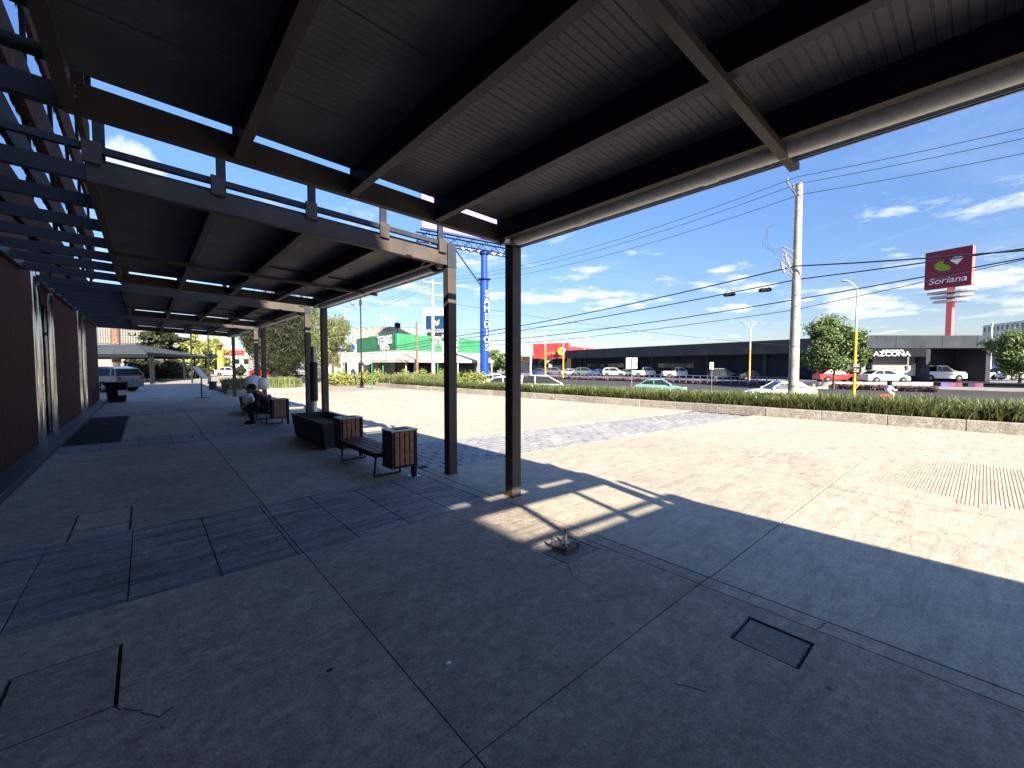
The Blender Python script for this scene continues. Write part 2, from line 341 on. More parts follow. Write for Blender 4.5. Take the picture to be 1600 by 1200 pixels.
# under the canopy: cast slabs between saw cuts at X=.98, Y=1.33
XS = [-1.3, .97, 3.0]
rows = [(-9, -5.8), (-5.8, -4.4), (-4.4, -3.31), (-3.31, 1.33), (1.33, 3.79), (5.43, 8.3), (8.3, 10.9), (12.5, 15.3), (15.3, 18.0), (19.6, 22.5), (22.5, 26.0)]
LIDS = [(-.57, -.15, 2.65, 3.24), (-.59, -.16, 5.46, 5.74), (-.59, -.16, 5.76, 6.36), (2.54, 2.84, .60, .94), (.74, 1.15, 11.55, 11.8)]
def rect_minus(x0, x1, y0, y1, holes):
    """split a slab around its covers into rectangles that keep one surface"""
    out = [(x0, x1, y0, y1)]
    for hx0, hx1, hy0, hy1 in holes:
        nx = []
        for a, b_, c, d in out:
            if hx0 >= b_ or hx1 <= a or hy0 >= d or hy1 <= c: nx.append((a, b_, c, d)); continue
            if c < hy0: nx.append((a, b_, c, hy0))
            if d > hy1: nx.append((a, b_, hy1, d))
            c2, d2 = max(c, hy0), min(d, hy1)
            if a < hx0: nx.append((a, hx0, c2, d2))
            if b_ > hx1: nx.append((hx1, b_, c2, d2))
        out = nx
    return out
holes = [(a - .006, b_ + .006, c - .006, d + .006) for a, b_, c, d in LIDS]
PAD = (2.5, 2.93, 2.17, 2.57); holes.append(PAD)
def slabh(x0, x1, y0, y1, m='slab_shade'):
    hs_ = [h for h in holes if h[0] < x1 and h[1] > x0 and h[2] < y1 and h[3] > y0]
    b = MB()
    for r in rect_minus(x0 + .0035, x1 - .0035, y0 + .0035, y1 - .0035, hs_): b.box(*r, -.05, 0)
    return b.make('slab', m, pav, bevel=.0 if hs_ else .004)
rows += [(26.02, 30)]
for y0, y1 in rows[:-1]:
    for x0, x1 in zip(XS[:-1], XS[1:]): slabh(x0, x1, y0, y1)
# stamped bands across the walk, tiles about half a metre wide
bx = [-1.3, -1.23, -.70, -.14, .39, .925, .965, 1.45, 1.97, 2.5, 3.0]
for yb in (-3.31, 3.79, 10.9, 18.0):
    for x0, x1 in zip(bx[:-1], bx[1:]):
        if yb == -3.31: continue
        o = slabh(x0, x1, yb, yb + (1.64 if yb < 5 else 1.6), 'slab_band'); o.name = 'stamped_slab'
# narrow drain strip along the posts
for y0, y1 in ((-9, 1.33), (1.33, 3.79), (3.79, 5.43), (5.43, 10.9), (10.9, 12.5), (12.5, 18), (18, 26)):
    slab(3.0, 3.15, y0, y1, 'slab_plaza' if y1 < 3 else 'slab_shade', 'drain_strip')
# open plaza slabs
def pslab(x0, x1, y0, y1, m='slab_plaza', yf0=None, yf1=None):
    n = 6; xs = np.linspace(x0, x1, n); e = .006
    low_ = [(x, (yf0(x) if yf0 else y0) + e) for x in xs]; up = [(x, (yf1(x) if yf1 else y1) - e) for x in xs[::-1]]
    if x1 > 12.9:   # outer slabs run to the kerb
        low_[-1] = (kx(low_[-1][1]) - .01, low_[-1][1]); up[0] = (kx(up[0][1]) - .01, up[0][1])
    low_[0] = (x0 + e, low_[0][1]); up[-1] = (x0 + e, up[-1][1])
    if x1 <= 12.9: low_[-1] = (x1 - e, low_[-1][1]); up[0] = (x1 - e, up[0][1])
    return slab(0, 0, 0, 0, m, 'slab', poly=low_ + up)
f0 = lambda x: band_y(x, 0); f1 = lambda x: band_y(x, 1)
for x0, x1 in ((3.15, 8.7), (8.7, 13.0)):
    pslab(x0, x1, -9, -3.2); 
    pslab(x0, x1, 1.32, 0, yf1=f0)
    pslab(x0, x1, 0, 11.2, yf0=f1); pslab(x0, x1, 11.2, 16.5); pslab(x0, x1, 16.5, 21.5); pslab(x0, x1, 21.5, 26)
pslab(3.15, 6.7, -3.2, 1.32); pslab(10.5, 13.0, -3.2, 1.32)
# grooved (rolled) patch of concrete: real ribs
gb = MB(); gb.box(6.71, 10.49, -3.19, 1.31, -.05, -.004).make('groove_bed', 'groove_d', pav)
gb = MB(); y = -3.19
while y < 1.30:
    y1 = min(y + .024, 1.31); gb.box(6.71, 10.49, y, y1, -.0035, 0)
    if y1 < 1.30:   # the grooves fade out irregularly at both ends
        xa = 6.95 + .35 * abs(math.sin(y * 2.1)) + .25 * rng.random(); xb = 10.25 - .3 * abs(math.sin(y * 1.3)) - .2 * rng.random()
        if y > 1.02: xa = xb
        gb.box(6.71, xa, y1, min(y + .034, 1.31), -.0035, -.0002); gb.box(xb, 10.49, y1, min(y + .034, 1.31), -.0035, -.0002)
    y += .034
gb.make('grooved_slab', 'groove_c', pav)
# cobble band: running bond setts
sett = MB().box(-.145, .145, -.095, .095, -.05, 0).make('paver', 'paver_c', pav, bevel=.006); first = True
cells = []
for j in range(11):
    k = 0; x = 3.16 + .15 + (.15 if j % 2 else 0)
    while x < 14.3:
        yy = band_y(x, 0) + .11 + j * (band_y(x, 1) - band_y(x, 0) - .03) / 11
        if x + .16 < kx(yy): cells.append((x, yy, -.078 * (x > 5)))
        x += .31
cells.sort(key=lambda c: c[0] ** 2 + c[1] ** 2)
for i, (x, y, r) in enumerate(cells[:296]):
    o = sett if i == 0 else sett.copy()
    if i: COL.objects.link(o); o.parent = pav
    o.location = (x, y, rng.normal() * .0022); o.rotation_euler = (rng.normal() * .006, rng.normal() * .006, r + rng.normal() * .012)
b = MB()
for x, y, r in cells[296:]:
    b.box(x - .142, x + .142, y - .078, y + .078, -.05, rng.normal() * .002)
tag(b.make('paver_field', 'paver_c', pav), kind='stuff')
# covers let into the slabs
for (x0, x1, y0, y1), lab in zip(LIDS, ('square concrete inspection cover nearest the building step, chipped dark edges', 'narrow concrete cover set in the near edge of the stamped band',
        'square concrete cover on the walk just beyond the stamped band', 'small dark recessed cover beside the drain strip in the near shade', 'small cover in the far stamped band before the seated person')):
    t_ = thing('inspection_cover', lab, 'cover', ((x0 + x1) / 2, (y0 + y1) / 2, 0), 0, 'covers let into the paving')
    hx, hy = (x1 - x0) / 2, (y1 - y0) / 2; dk = x0 > 2
    MB().box(-hx + .012, hx - .012, -hy + .012, hy - .012, -.045, -.006 if dk else -.001).make('lid', 'lid_c' if dk else 'slab_shade', t_, bevel=.003)
    fr = MB()
    for a in ((-hx, hx, -hy, -hy + .005), (-hx, hx, hy - .005, hy), (-hx, -hx + .005, -hy, hy), (hx - .005, hx, -hy, hy)): fr.box(*a, -.045, -.012)
    fr.make('frame', 'under', t_)
# cracks that start at the corners of covers and pad
def crack(pts):
    b = MB()
    for (x0, y0), (x1, y1) in zip(pts[:-1], pts[1:]):
        n = 5
        for i in range(n):
            a = i / n; c = (i + 1) / n; jx = rng.normal() * .006; ax, ay = x0 + (x1 - x0) * a, y0 + (y1 - y0) * a; cx_, cy_ = x0 + (x1 - x0) * c + jx, y0 + (y1 - y0) * c + jx
            b.seg((ax, ay), (cx_, cy_), .0, .0012, .005)
    return b
cr = MB()
for pts in ([(-.16, 2.65), (.0, 2.43), (.05, 2.46)], [(2.5, 2.17), (2.38, 2.0)], [(2.5, 2.57), (2.35, 2.75)], [(2.93, 2.17), (2.99, 2.02)], [(2.94, 2.58), (2.98, 2.7)], [(-.16, 6.36), (-.1, 6.7)], [(1.95, .98), (2.02, .85)], [(3.02, .62), (3.13, .6)], [(5.6, 1.9), (5.9, 1.75)]):
    c_ = crack(pts); cr.add(c_.v, c_.f)
cr.make('crack', 'under', pav)
m, t, b_ = newmat('tyre_mark'); b_.inputs['Base Color'].default_value = (.10, .09, .08, 1); b_.inputs['Roughness'].default_value = .9
g_ = nd(t, 'ShaderNodeNewGeometry'); t.links.new(ramp(t, noise(t, g_.outputs['Position'], 5, 8, .75), [(.45, 0), (.80, .34)]), b_.inputs['Alpha'])
tm = MB()
for cx_, cy_, r_, a0, a1 in ((9.2, -2.2, 4.2, 95, 160), (9.2, -2.2, 4.42, 92, 150), (10.5, 13, 6.5, 200, 262), (7.5, 20, 12, 262, 300), (7.5, 20, 12.3, 262, 298), (4, -6, 9.5, 30, 66), (4, -6, 9.9, 32, 60)):
    for k in range(24):
        q0, q1 = rad(a0 + (a1 - a0) * k / 24), rad(a0 + (a1 - a0) * (k + 1) / 24); f_ = lambda q, r: (cx_ + r * math.cos(q), cy_ + r * math.sin(q), .0025)
        tm.quad(f_(q0, r_ - .07), f_(q0, r_ + .07), f_(q1, r_ + .07), f_(q1, r_ - .07))
tm.make('tyre_mark', 'tyre_mark', pav)
# threaded post stub on a bolted plate
t_ = thing('anchor_plate', 'galvanised bolted anchor plate with a short upright stub on a dark square pad', 'anchor plate', (2.72, 2.38, 0))
MB().box(-.205, .205, -.205, .205, -.05, -.003).make('pad', 'lid_c', t_, bevel=.003)
MB().box(-.10, .10, -.10, .10, .028, .036).make('plate', 'steel_dark', t_, bevel=.002)
MB().tube((0, 0, .03), (0, 0, .175), .014, n=12).make('stub', 'galv', t_, True)
MB().tube((0, 0, .036), (0, 0, .05), .034, n=20).make('collar', 'galv', t_, True)
for sx in (-1, 1):
    for sy in (-1, 1):
        bb = MB().tube((sx * .08, sy * .08, -.003), (sx * .08, sy * .08, .075), .007, n=8)
        for z in (.012, .036, .052): bb.tube((sx * .08, sy * .08, z), (sx * .08, sy * .08, z + .013), .014, n=6)
        bb.make('bolt', 'galv', t_)
tag(MB().ball((1.17, 1.85, .006), .016, 8, 6, (1.2, .7, .4)).make('paper_scrap', 'letter_w'), 'tiny crumpled white scrap lying on the shaded concrete', 'litter')
tag(MB().ball((.68, 2.22, .004), .017, 8, 6, (1.2, .6, .25)).make('dry_leaf', 'under'), 'small dark curled leaf lying on the shaded concrete', 'leaf')

# ------------------------------------------------------------------ canopy modules
def rect_tube(b, x0, x1, y0, y1, z0, z1): return b.box(x0, x1, y0, y1, z0, z1)
K, X0 = .040, 3.35
def canopy(label):
    """local Y runs 0..5.82 along the arcade; its near end is the near end of the module"""
    L = 5.82; t_ = thing('canopy', label, 'canopy', (0, 0, 0), 0, 'steel canopies along the building')
    sh = lambda b: b.shear(K, X0)
    BX = (-.31, .57, 1.43, 2.29, 3.12)
    for i, x in enumerate(BX):
        w = .045
        bb = sh(MB().box(x - w / 2, x + w / 2, .08, L - .08, 3.045, 3.235))
        o = bb.make('beam', 'steel_beam', t_, bevel=.003)
        fl = sh(MB().box(x - w / 2 - .012, x + w / 2 + .012, .081, L - .081, 3.036, 3.0445)); fl.make('flange', 'steel_dark', o)
    for y0 in (0, L - .08):
        e = sh(MB().box(-.335, 3.28, y0, y0 + .08, 3.03, 3.215)).make('end_beam', 'steel_dark', t_, bevel=.004)
        sh(MB().box(-1.55, -.336, y0 + .005, y0 + .075, 3.04, 3.17)).make('wall_bracket', 'steel_beam', t_)
        yr = y0 + .01
        sh(MB().box(-1.55, 3.41, yr, yr + .055, 3.30, 3.36)).make('upper_rail', 'steel_beam', t_, bevel=.003)
        for x in (-.29, .60, 1.47, 2.34, 3.2):
            sh(MB().box(x - .065, x + .055, y0 - .036, y0 - .002, 3.185, 3.372)).make('short_post', 'steel_dark', t_, bevel=.003)
            sh(MB().box(x - .002, x + .078, y0 + .090, y0 + .140, 3.236 if y0 else 3.24, 3.74)).make('tall_post', 'steel_beam', t_, bevel=.003)
    for i, x in enumerate(BX):
        for ya in (.082, L - .142):
            ct = sh(MB().box(x + .024, x + .030, ya, ya + .06, 3.07, 3.20)).make('cleat', 'steel_dark', t_)
            bo = MB()
            for z in (3.10, 3.165): bo.tube((x + .030, ya + .03, z), (x + .040, ya + .03, z), .010, n=6)
            sh(bo).make('bolt', 'galv', ct)
    sh(MB().box(-.33, 3.50, L / 2 - .03, L / 2 + .03, 2.985, 3.034)).make('crossbar', 'steel_dark', t_, bevel=.003)
    # corrugated roof panels, each with real ribs
    ys = [.125] + [round(.45 + .908 * i, 3) for i in range(6)] + [L - .125]
    for a, c in zip(ys[:-1], ys[1:]):
        b = MB(); a2, c2 = a + .004, c - .004; prof_ = [(a2, 3.240)]
        y = a2 + .05
        while y < c2 - .03:
            prof_ += [(y - .006, 3.240), (y - .003, 3.2445), (y + .003, 3.2445), (y + .006, 3.240)]; y += .0555
        prof_ += [(c2, 3.240)]; n = len(prof_)
        vs = [(-.34, u, v) for u, v in prof_] + [(3.34, u, v) for u, v in prof_]
        fs = [(i, i + 1, n + i + 1, n + i) for i in range(n - 1)]
        b.add(vs, fs); b.box(-.34, 3.34, a, c, 3.2455, 3.285); sh(b).make('roof_panel', 'panel_g', t_)
    # one open skylight strip beside the crossbar is a dark recessed flashing
    sh(MB().box(1.47, 3.08, L / 2 + .14, L / 2 + .17, 3.215, 3.2395)).make('flashing', 'steel_beam', t_)
    # front gutter: outer channel and the PVC drain pipe beneath the eave
    sh(MB().box(3.365, 3.44, .0, L, 3.035, 3.06).box(3.425, 3.44, .0, L, 3.061, 3.17).box(3.35, 3.364, 0, L, 3.035, 3.20)).make('gutter', 'steel_beam', t_, bevel=.003)
    MB().box(3.441, 3.455, 0, L, 3.10, 3.112).box(3.441, 3.455, 0, L, 3.02, 3.032).make('gutter_lip', 'galv', t_)
    PX, PZ, PR = 3.262, 3.062, .074
    p = MB().tube((PX, .30, PZ), (PX, L - .24, PZ), PR, n=22)
    for y in (1.5, 3.35, 4.6): p.tube((PX, y, PZ), (PX, y + .10, PZ), PR + .006, n=22)
    p.make('drain_pipe', 'pvc', t_, True)
    el = MB(); pts = []
    for i in range(7):
        w = math.pi / 2 * i / 6; pts.append((PX - .10 * (1 - math.cos(w)), L - .24 + .10 * math.sin(w), PZ))
    for a, c in zip(pts[:-1], pts[1:]): el.tube(a, c, .064, n=18)
    el.tube(pts[-1], (pts[-1][0] - .05, pts[-1][1], pts[-1][2]), .07, n=18)
    el.make('pipe_elbow', 'galv', t_, True)
    MB().tube((PX, .20, PZ), (PX, .30, PZ), PR + .012, n=20).make('pipe_coupling', 'sign_black', t_, True)
    MB().tube((PX, .124, PZ), (PX, .20, PZ), .060, n=18).make('pipe_outlet', 'pvc', t_, True)
    for y0 in (-.02, L - .13):
        c = MB().box(3.283, 3.423, y0, y0 + .14, .0, 3.0)
        o = c.make('column', 'steel_dark', t_, bevel=.008); MB().box(3.275, 3.431, y0 - .008, y0 + .148, 0, .012).make('base_plate', 'primer_sun_orange', o)
        MB().box(3.283, 3.423, y0 + .001, y0 + .139, 3.003, 3.33).make('column_cap', 'steel_beam', t_, bevel=.006)
    # louvre bars between the canopy and the wall
    for i in range(1, 6):
        y = .97 * i; sh(MB().box(-1.55, -.335, y - .025, y + .025, 3.06, 3.19)).make('louvre_bar', 'steel_beam', t_, bevel=.003)
    sh(MB().box(-1.56, -1.50, .08, L - .08, 3.05, 3.18)).make('wall_beam', 'steel_beam', t_)
    return t_
C1 = canopy('steel canopy overhead in the foreground, with ribbed dark panels and whitish drain pipe'); C1.location = (0, -1.97, 0)
CL = [(5.13, 'second steel canopy, beyond the first open gap, over the near bench'), (12.23, 'third steel canopy, near rail coloured sunlit orange, over the seated person'),
      (19.33, 'fourth steel canopy, farthest one, just before the parked grey car'), (-9.07, 'steel canopy behind the viewpoint whose shadow meets the sunlit gap')]
for y, l in CL:
    c_ = dup(C1, (0, y, 0), label=l)
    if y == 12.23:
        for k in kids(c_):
            if k.name.startswith('upper_rail'): k.data = k.data.copy(); k.data.materials[0] = MATS['primer_sun_orange']; k['label'] = 'rail coloured orange for sunlight'; break  # sunlit strip on the dark steel, put into the rail's colour
t_ = thing('pergola_pipe', 'dark ridged steel pipe rail over the louvres, greenish and faded', 'pipe', (0, 0, 0))
MB().tube((-1.5, 3.42, 3.34), (-.36, 3.42, 3.30), .035, n=12).make('rail', 'olive', t_, True)

# ------------------------------------------------------------------ the building on the left
bt = thing('building', 'dark red granite building with mirror glazing along the arcade', 'building')
piers = [(-14, -3), (-2.2, 3.1), (4.4, 11.9), (14.3, 18.9), (20.9, 25.95)]
for y0, y1 in piers:
    MB().box(-2.6, -1.57, y0, y1, .1, 4.05).make('pier', 'granite', bt, bevel=.01)
MB().box(-9, -2.3, -14, 25.95, 0, 12).make('core', 'brownband', bt)
for (a, c) in zip(piers[:-1], piers[1:]):
    y0, y1 = a[1], c[0]
    d_ = MB().box(-2.05, -2.02, y0, y1, .1, 2.9).make('glazed_door', 'mirror_glass', bt)
    fr = MB()
    for y in (y0 + .03, (y0 + y1) / 2, y1 - .07): fr.box(-2.02, -1.97, y, y + .05, .1, 2.9)
    fr.box(-2.02, -1.97, y0, y1, 2.3, 2.36); fr.make('frame', 'frame_blk', d_)
    MB().box(-2.1, -1.62, y0, y1, 2.901, 4.05).make('lintel', 'brownband', bt)
for y in (11.98, 12.50, 14.02, 18.98, 19.3, 20.7):
    MB().tube((-1.63, y + .08, .1), (-1.63, y + .08, 3.5), .085, n=20).make('steel_post', 'chrome', bt, True)
# upper storeys: mirror panes between mullions and brown bands
def pane_row(z0, z1, y0=-9., y1=25.9, x=-1.62, st=3.1):
    y = y0
    while y < y1 - .3:
        ye = min(y + st - .06, y1); MB().box(x - .03, x, y, ye, z0, z1).make('pane', 'mirror_glass', bt); y += st
for z0, z1 in ((4.75, 5.35), (5.95, 6.45), (7.35, 8.5), (9.5, 10.8)):
    pane_row(z0, z1)
    y = -9. - .045
    while y < 25.9: MB().box(-1.62, -1.575, y - .015, y + .03, z0, z1).make('mullion', 'frame_blk', bt); y += 3.1
for z0, z1, x, m_ in ((4.06, 4.74, -1.5, 'brownband'), (5.36, 5.94, -1.57, 'frame_blk'), (6.46, 7.34, -1.52, 'brownband'), (8.51, 9.49, -1.57, 'brownband'), (10.81, 12.0, -1.52, 'brownband')):
    MB().box(-2.3, x, -14, 25.95, z0, z1).make('spandrel', m_, bt, bevel=.01)
# plinth step of dark tiles
st_ = structure(MB().box(-9, -1.42, -14, 25.95, -.05, .1).make('building_step', 'plinth'))
for i in range(66):
    y = -9 + i * .53
    MB().box(-1.419, -1.30, y + .004, y + .526, -.02, .104).make('step_tile', 'plinth', st_, bevel=.004)
for i, (y, l) in enumerate(((11.95, 'near black ribbed rubber doormat by the first entrance'), (14.95, 'far black rubber doormat, second along the building step'))):
    t_ = thing('doormat', l, 'doormat', (-.86, y, 0), 0, 'doormats along the step')
    b = MB().box(-.43, .43, 0, 2.85, .001, .012); b.make('mat_pad', 'rubber', t_)
    rb = MB(); 
    for yy in np.arange(.06, 2.8, .07): rb.box(-.40, .40, yy, yy + .04, .0122, .018)
    rb.make('rib', 'rubber', t_)

# ------------------------------------------------------------------ street furniture under the canopy
GB, GR, GP = 'slatted litter bins by the benches', 'slatted benches under the canopy', 'long metal planters between the columns'
def make_bin(label):
    t_ = thing('litter_bin', label, 'litter bin', (0, 0, 0), 0, GB); w, d, z0, z1 = .19, .155, .21, .69
    fr = MB()
    for sx in (-1, 1):
        for sy in (-1, 1): fr.box(min(sx * w, sx * (w - .035)), max(sx * w, sx * (w - .035)), min(sy * d, sy * (d - .035)), max(sy * d, sy * (d - .035)), z0, z1)
    fr.make('frame', 'planter_m', t_, bevel=.003)
    MB().box(-w + .03, w - .03, -d + .03, d - .03, z0 + .01, z1 - .04).make('liner', 'planter_m', t_)
    MB().box(-w - .008, w + .008, -d - .008, d + .008, z0 - .02, z0 - .001).make('bottom', 'planter_m', t_)
    tp = MB()
    for a in ((-w - .01, w + .01, -d - .01, -d + .06), (-w - .01, w + .01, d - .06, d + .01), (-w - .01, -w + .08, -d + .061, d - .061), (w - .08, w + .01, -d + .061, d - .061)): tp.box(*a, z1 + .001, z1 + .022)
    tp.make('top', 'galv', t_, bevel=.003)
    for i in range(4):
        x = -w + .045 + i * .0735; MB().box(x, x + .06, -d - .004, -d + .014, z0 + .01, z1 - .005).make('slat', 'wood', t_, bevel=.003)
        MB().box(x, x + .06, d - .014, d + .004, z0 + .01, z1 - .005).make('slat', 'wood', t_, bevel=.003)
    for i in range(3):
        y = -d + .045 + i * .078; MB().box(-w - .004, -w + .014, y, y + .064, z0 + .01, z1 - .005).make('slat', 'wood_d', t_, bevel=.003)
        MB().box(w - .014, w + .004, y, y + .064, z0 + .01, z1 - .005).make('slat', 'wood_d', t_, bevel=.003)
    MB().box(w + .002, w + .05, -.05, .05, .008, z1 + .01).make('post', 'planter_m', t_, bevel=.004)
    MB().box(w - .05, w + .10, -.08, .08, 0, .008).make('base_plate', 'galv', t_)
    return t_
def make_bench(label):
    t_ = thing('bench', label, 'bench', (0, 0, 0), 0, GR)
    for i in range(4):
        x = -.21 + i * .108; MB().box(x, x + .096, 0, 1.5, .335, .365).make('slat', 'wood_d', t_, bevel=.004)
    MB().box(-.21, .21, .02, .06, .295, .334).box(-.21, .21, 1.44, 1.48, .295, .334).box(-.215, -.18, .061, 1.439, .295, .334).box(.18, .215, .061, 1.439, .295, .334).make('seat_frame', 'planter_m', t_)
    for y in (.08, 1.4):
        MB().path([(-.17, y, .30), (-.20, y, .02), (.20, y, .02), (.17, y, .30)], .016, 8).make('leg', 'planter_m', t_, True)
    return t_
def make_planter(label):
    t_ = thing('planter', label, 'planter', (0, 0, 0), 0, GP); L = 2.2; h = .52; w0, w1 = .30, .37
    b = MB()
    def ring(w, y0, y1, z): return [(-w, y0, z), (w, y0, z), (w, y1, z), (-w, y1, z)]
    o, i_ = ring(w0, .05, L - .05, .03) + ring(w1, 0, L, h), ring(w1 - .03, .03, L - .03, h) + ring(w1 - .05, .06, L - .06, h - .12)
    b.add(o + i_, [(0, 1, 5, 4), (1, 2, 6, 5), (2, 3, 7, 6), (3, 0, 4, 7), (4, 5, 9, 8), (5, 6, 10, 9), (6, 7, 11, 10), (7, 4, 8, 11), (8, 9, 13, 12), (9, 10, 14, 13), (10, 11, 15, 14), (11, 8, 12, 15)])
    b.make('body', 'planter_m', t_); MB().box(-w1 + .05, w1 - .05, .06, L - .06, h - .14, h - .12).make('soil', 'soil', t_)
    MB().box(-w0 + .03, w0 - .03, .08, L - .08, 0, .03).make('foot', 'galv', t_)
    return t_
bin0 = make_bin('wood-slatted litter bin nearest the camera, at the near end of the bench'); bin0.location = (2.66, 5.42, 0)
dup(bin0, (2.61, 7.27, 0), label='wood-slatted litter bin between the near bench and the near planter')
dup(bin0, (2.66, 12.52, 0), label='wood-slatted litter bin beside the seated person')
dup(bin0, (2.61, 14.37, 0), label='litter bin behind the seated person, beside the far planter')
bench0 = make_bench('low dark slatted bench between the two near litter bins'); bench0.location = (2.60, 5.62, 0)
dup(bench0, (2.60, 12.72, 0), label='slatted bench the person in the orange and navy jacket sits on')
pl0 = make_planter('empty dark metal planter in front of the near pair of columns'); pl0.location = (2.80, 8.1, 0)
dup(pl0, (2.80, 15.2, 0), label='empty dark metal planter beyond the seated person')
t_ = thing('downpipe', 'grey plastic downpipe with a black sleeve standing in the near planter', 'downpipe', (3.02, 10.62, 0))
MB().tube((0, 0, .4), (0, 0, .75), .06, n=16).make('pipe', 'pvc', t_, True); MB().tube((0, 0, .751), (0, 0, 1.68), .085, n=16).make('sleeve', 'planter_m', t_, True)
MB().tube((0, 0, 1.681), (0, 0, 2.05), .062, n=16).make('upper_pipe', 'galv', t_, True)
t_ = thing('trash_can', 'black plastic trash can by the last granite pier, white label on its side', 'trash can', (-.98, 25.2, 0))
MB().add(*(lambda w, u, h: ([(-w, -w, 0), (w, -w, 0), (w, w, 0), (-w, w, 0), (-u, -u, h), (u, -u, h), (u, u, h), (-u, u, h)], [(0, 3, 2, 1), (4, 5, 6, 7), (0, 1, 5, 4), (1, 2, 6, 5), (2, 3, 7, 6), (3, 0, 4, 7)]))(.28, .36, .8)).make('body', 'sign_black', t_, bevel=.02)
MB().box(-.38, .38, -.38, .38, .801, .88).make('lid', 'sign_black', t_, bevel=.02); MB().box(.05, .33, -.375, -.345, .3, .52).make('sticker', 'letter_w', t_)
t_ = thing('menu_stand', 'slim metal stand with a tilted white board on the far pavement', 'sign', (2.05, 25.6, 0), FACE)
MB().tube((0, 0, 0), (0, 0, .95), .03).make('pole', 'pole_black', t_); MB().box(-.22, .22, -.2, .2, 0, .03).make('foot', 'pole_black', t_)
MB().prism([(-.32, 1.5), (-.26, 1.54), (.20, .98), (.14, .94)], lambda u, v, w: (u, w, v), -.2, .2).make('board', 'letter_w', t_)

# ------------------------------------------------------------------ people
def skin_body(name, joints, edges, m, parent, sub=2):
    me = bpy.data.meshes.new(name); me.from_pydata([j[0] for j in joints], edges, []); o = bpy.data.objects.new(name, me); COL.objects.link(o)
    sk = o.modifiers.new('skin', 'SKIN'); sk.use_smooth_shade = True
    for i, j in enumerate(joints):
        r = j[1]; me.skin_vertices[0].data[i].radius = r if isinstance(r, tuple) else (r, r)
    me.skin_vertices[0].data[0].use_root = True
    sb = o.modifiers.new('sub', 'SUBSURF'); sb.levels = sb.render_levels = sub
    me.materials.append(MATS[m]); o.parent = parent; return o
# seated on the far bench, bent over knees, facing the building (-X) and a little towards us
pt = thing('person', 'person in navy jacket with orange shoulders and jeans, sitting hunched on the far bench', 'person', (2.38, 13.05, 0), rad(-12))
J = [((.12, 0, .44), (.15, .13)), ((.06, 0, .58), (.15, .13)), ((-.05, 0, .74), (.17, .13)), ((-.13, 0, .84), (.12, .10)), ((-.20, 0, .90), .055), ((-.27, 0, .96), .085)]
body = skin_body('body', J[:4] + [((-.19, 0, .885), .06)] + [((-.10, .19, .80), .075), ((-.10, -.19, .80), .075), ((-.14, .25, .58), .055), ((-.14, -.25, .58), .055), ((-.36, .12, .50), .042), ((-.36, -.12, .50), .042)],
                 [(0, 1), (1, 2), (2, 3), (3, 4), (3, 5), (3, 6), (5, 7), (6, 8), (7, 9), (8, 10)], 'jacket', pt)
legs = skin_body('trousers', [((.14, 0, .42), (.14, .10)), ((.06, .11, .42), .095), ((.06, -.11, .42), .095), ((-.30, .15, .44), .072), ((-.30, -.15, .44), .072), ((-.26, .15, .24), .058), ((-.26, -.15, .24), .058), ((-.24, .15, .09), .045), ((-.24, -.15, .09), .045)],
                 [(0, 1), (0, 2), (1, 3), (2, 4), (3, 5), (4, 6), (5, 7), (6, 8)], 'jeans', pt)
for s_ in (-1, 1):
    MB().ball((-.31, .15 * s_, .045), .07, 12, 8, (1.9, .75, .62)).make('shoe', 'sign_black', pt, True)
    MB().box(-.43, -.19, .15 * s_ - .05, .15 * s_ + .05, 0, .018).make('shoe_sole', 'letter_w', pt, bevel=.006)
    hand = skin_body('hand', [((-.36, .12 * s_, .50), .032), ((-.43, .08 * s_, .50), (.036, .02))] + [((-.49 - .004 * (k % 2), (.065 + .018 * k) * s_, .495), .0105) for k in range(4)] + [((-.52, (.055 + .017 * k) * s_, .475), .009) for k in range(4)] + [((-.44, .035 * s_, .52), .011)],
                     [(0, 1)] + [(1, 2 + k) for k in range(4)] + [(2 + k, 6 + k) for k in range(4)] + [(1, 10)], 'skin', pt, 1)
head = MB().ball((-.27, 0, .975), .10, 20, 14, (1.02, .82, 1.15)); head.ball((-.37, 0, .955), .022, 8, 6); head.ball((-.26, .085, .965), .025, 8, 6, (.8, .4, 1)); head.ball((-.26, -.085, .965), .025, 8, 6, (.8, .4, 1)); head.tube((-.17, 0, .87), (-.25, 0, .95), .055)
for s_ in (-1, 1): head.ball((-.355, .035 * s_, .985), .012, 8, 6)
head.ball((-.355, 0, .918), .02, 8, 6, (.6, 1.3, .4)); head.make('head', 'skin', pt, True)
MB().ball((-.245, 0, 1.005), .108, 20, 12, (1.0, .88, 1.0)).make('hair', 'hair', pt, True)
for s_ in (-1, 1): MB().ball((-.085, .145 * s_, .845), .085, 14, 8, (1.25, .9, .62)).make('shoulder_panel', 'orange', pt, True)
MB().box(-.52, -.46, -.04, .04, .505, .515).make('phone', 'sign_black', pt)
for c_, r, l in (((2.28, 13.75, 1.08), .235, 'large round white balloon behind the seated person, tied with a black knot'), ((2.12, 13.5, .66), .15, 'smaller round white balloon low beside the seated person'), ((2.50, 13.62, 1.08), .17, 'round white balloon half hidden behind the larger one')):
    t_ = thing('balloon', l, 'balloon', c_, 0, 'white balloons by the seated person')
    b = MB().ball((0, 0, 0), r, 24, 16, (1, 1, 1.06)); b.make('skin_shell', 'white_cloth', t_, True)
    MB().tube((0, 0, r * 1.03), (0, 0, r * 1.03 + .05), .02, .045, n=10).make('knot', 'sign_black', t_)
    MB().path([(0, 0, r * 1.05), (.05, -.2, .0), (.1, -.35, -.3)], .003, 5).make('string', 'letter_w', t_)

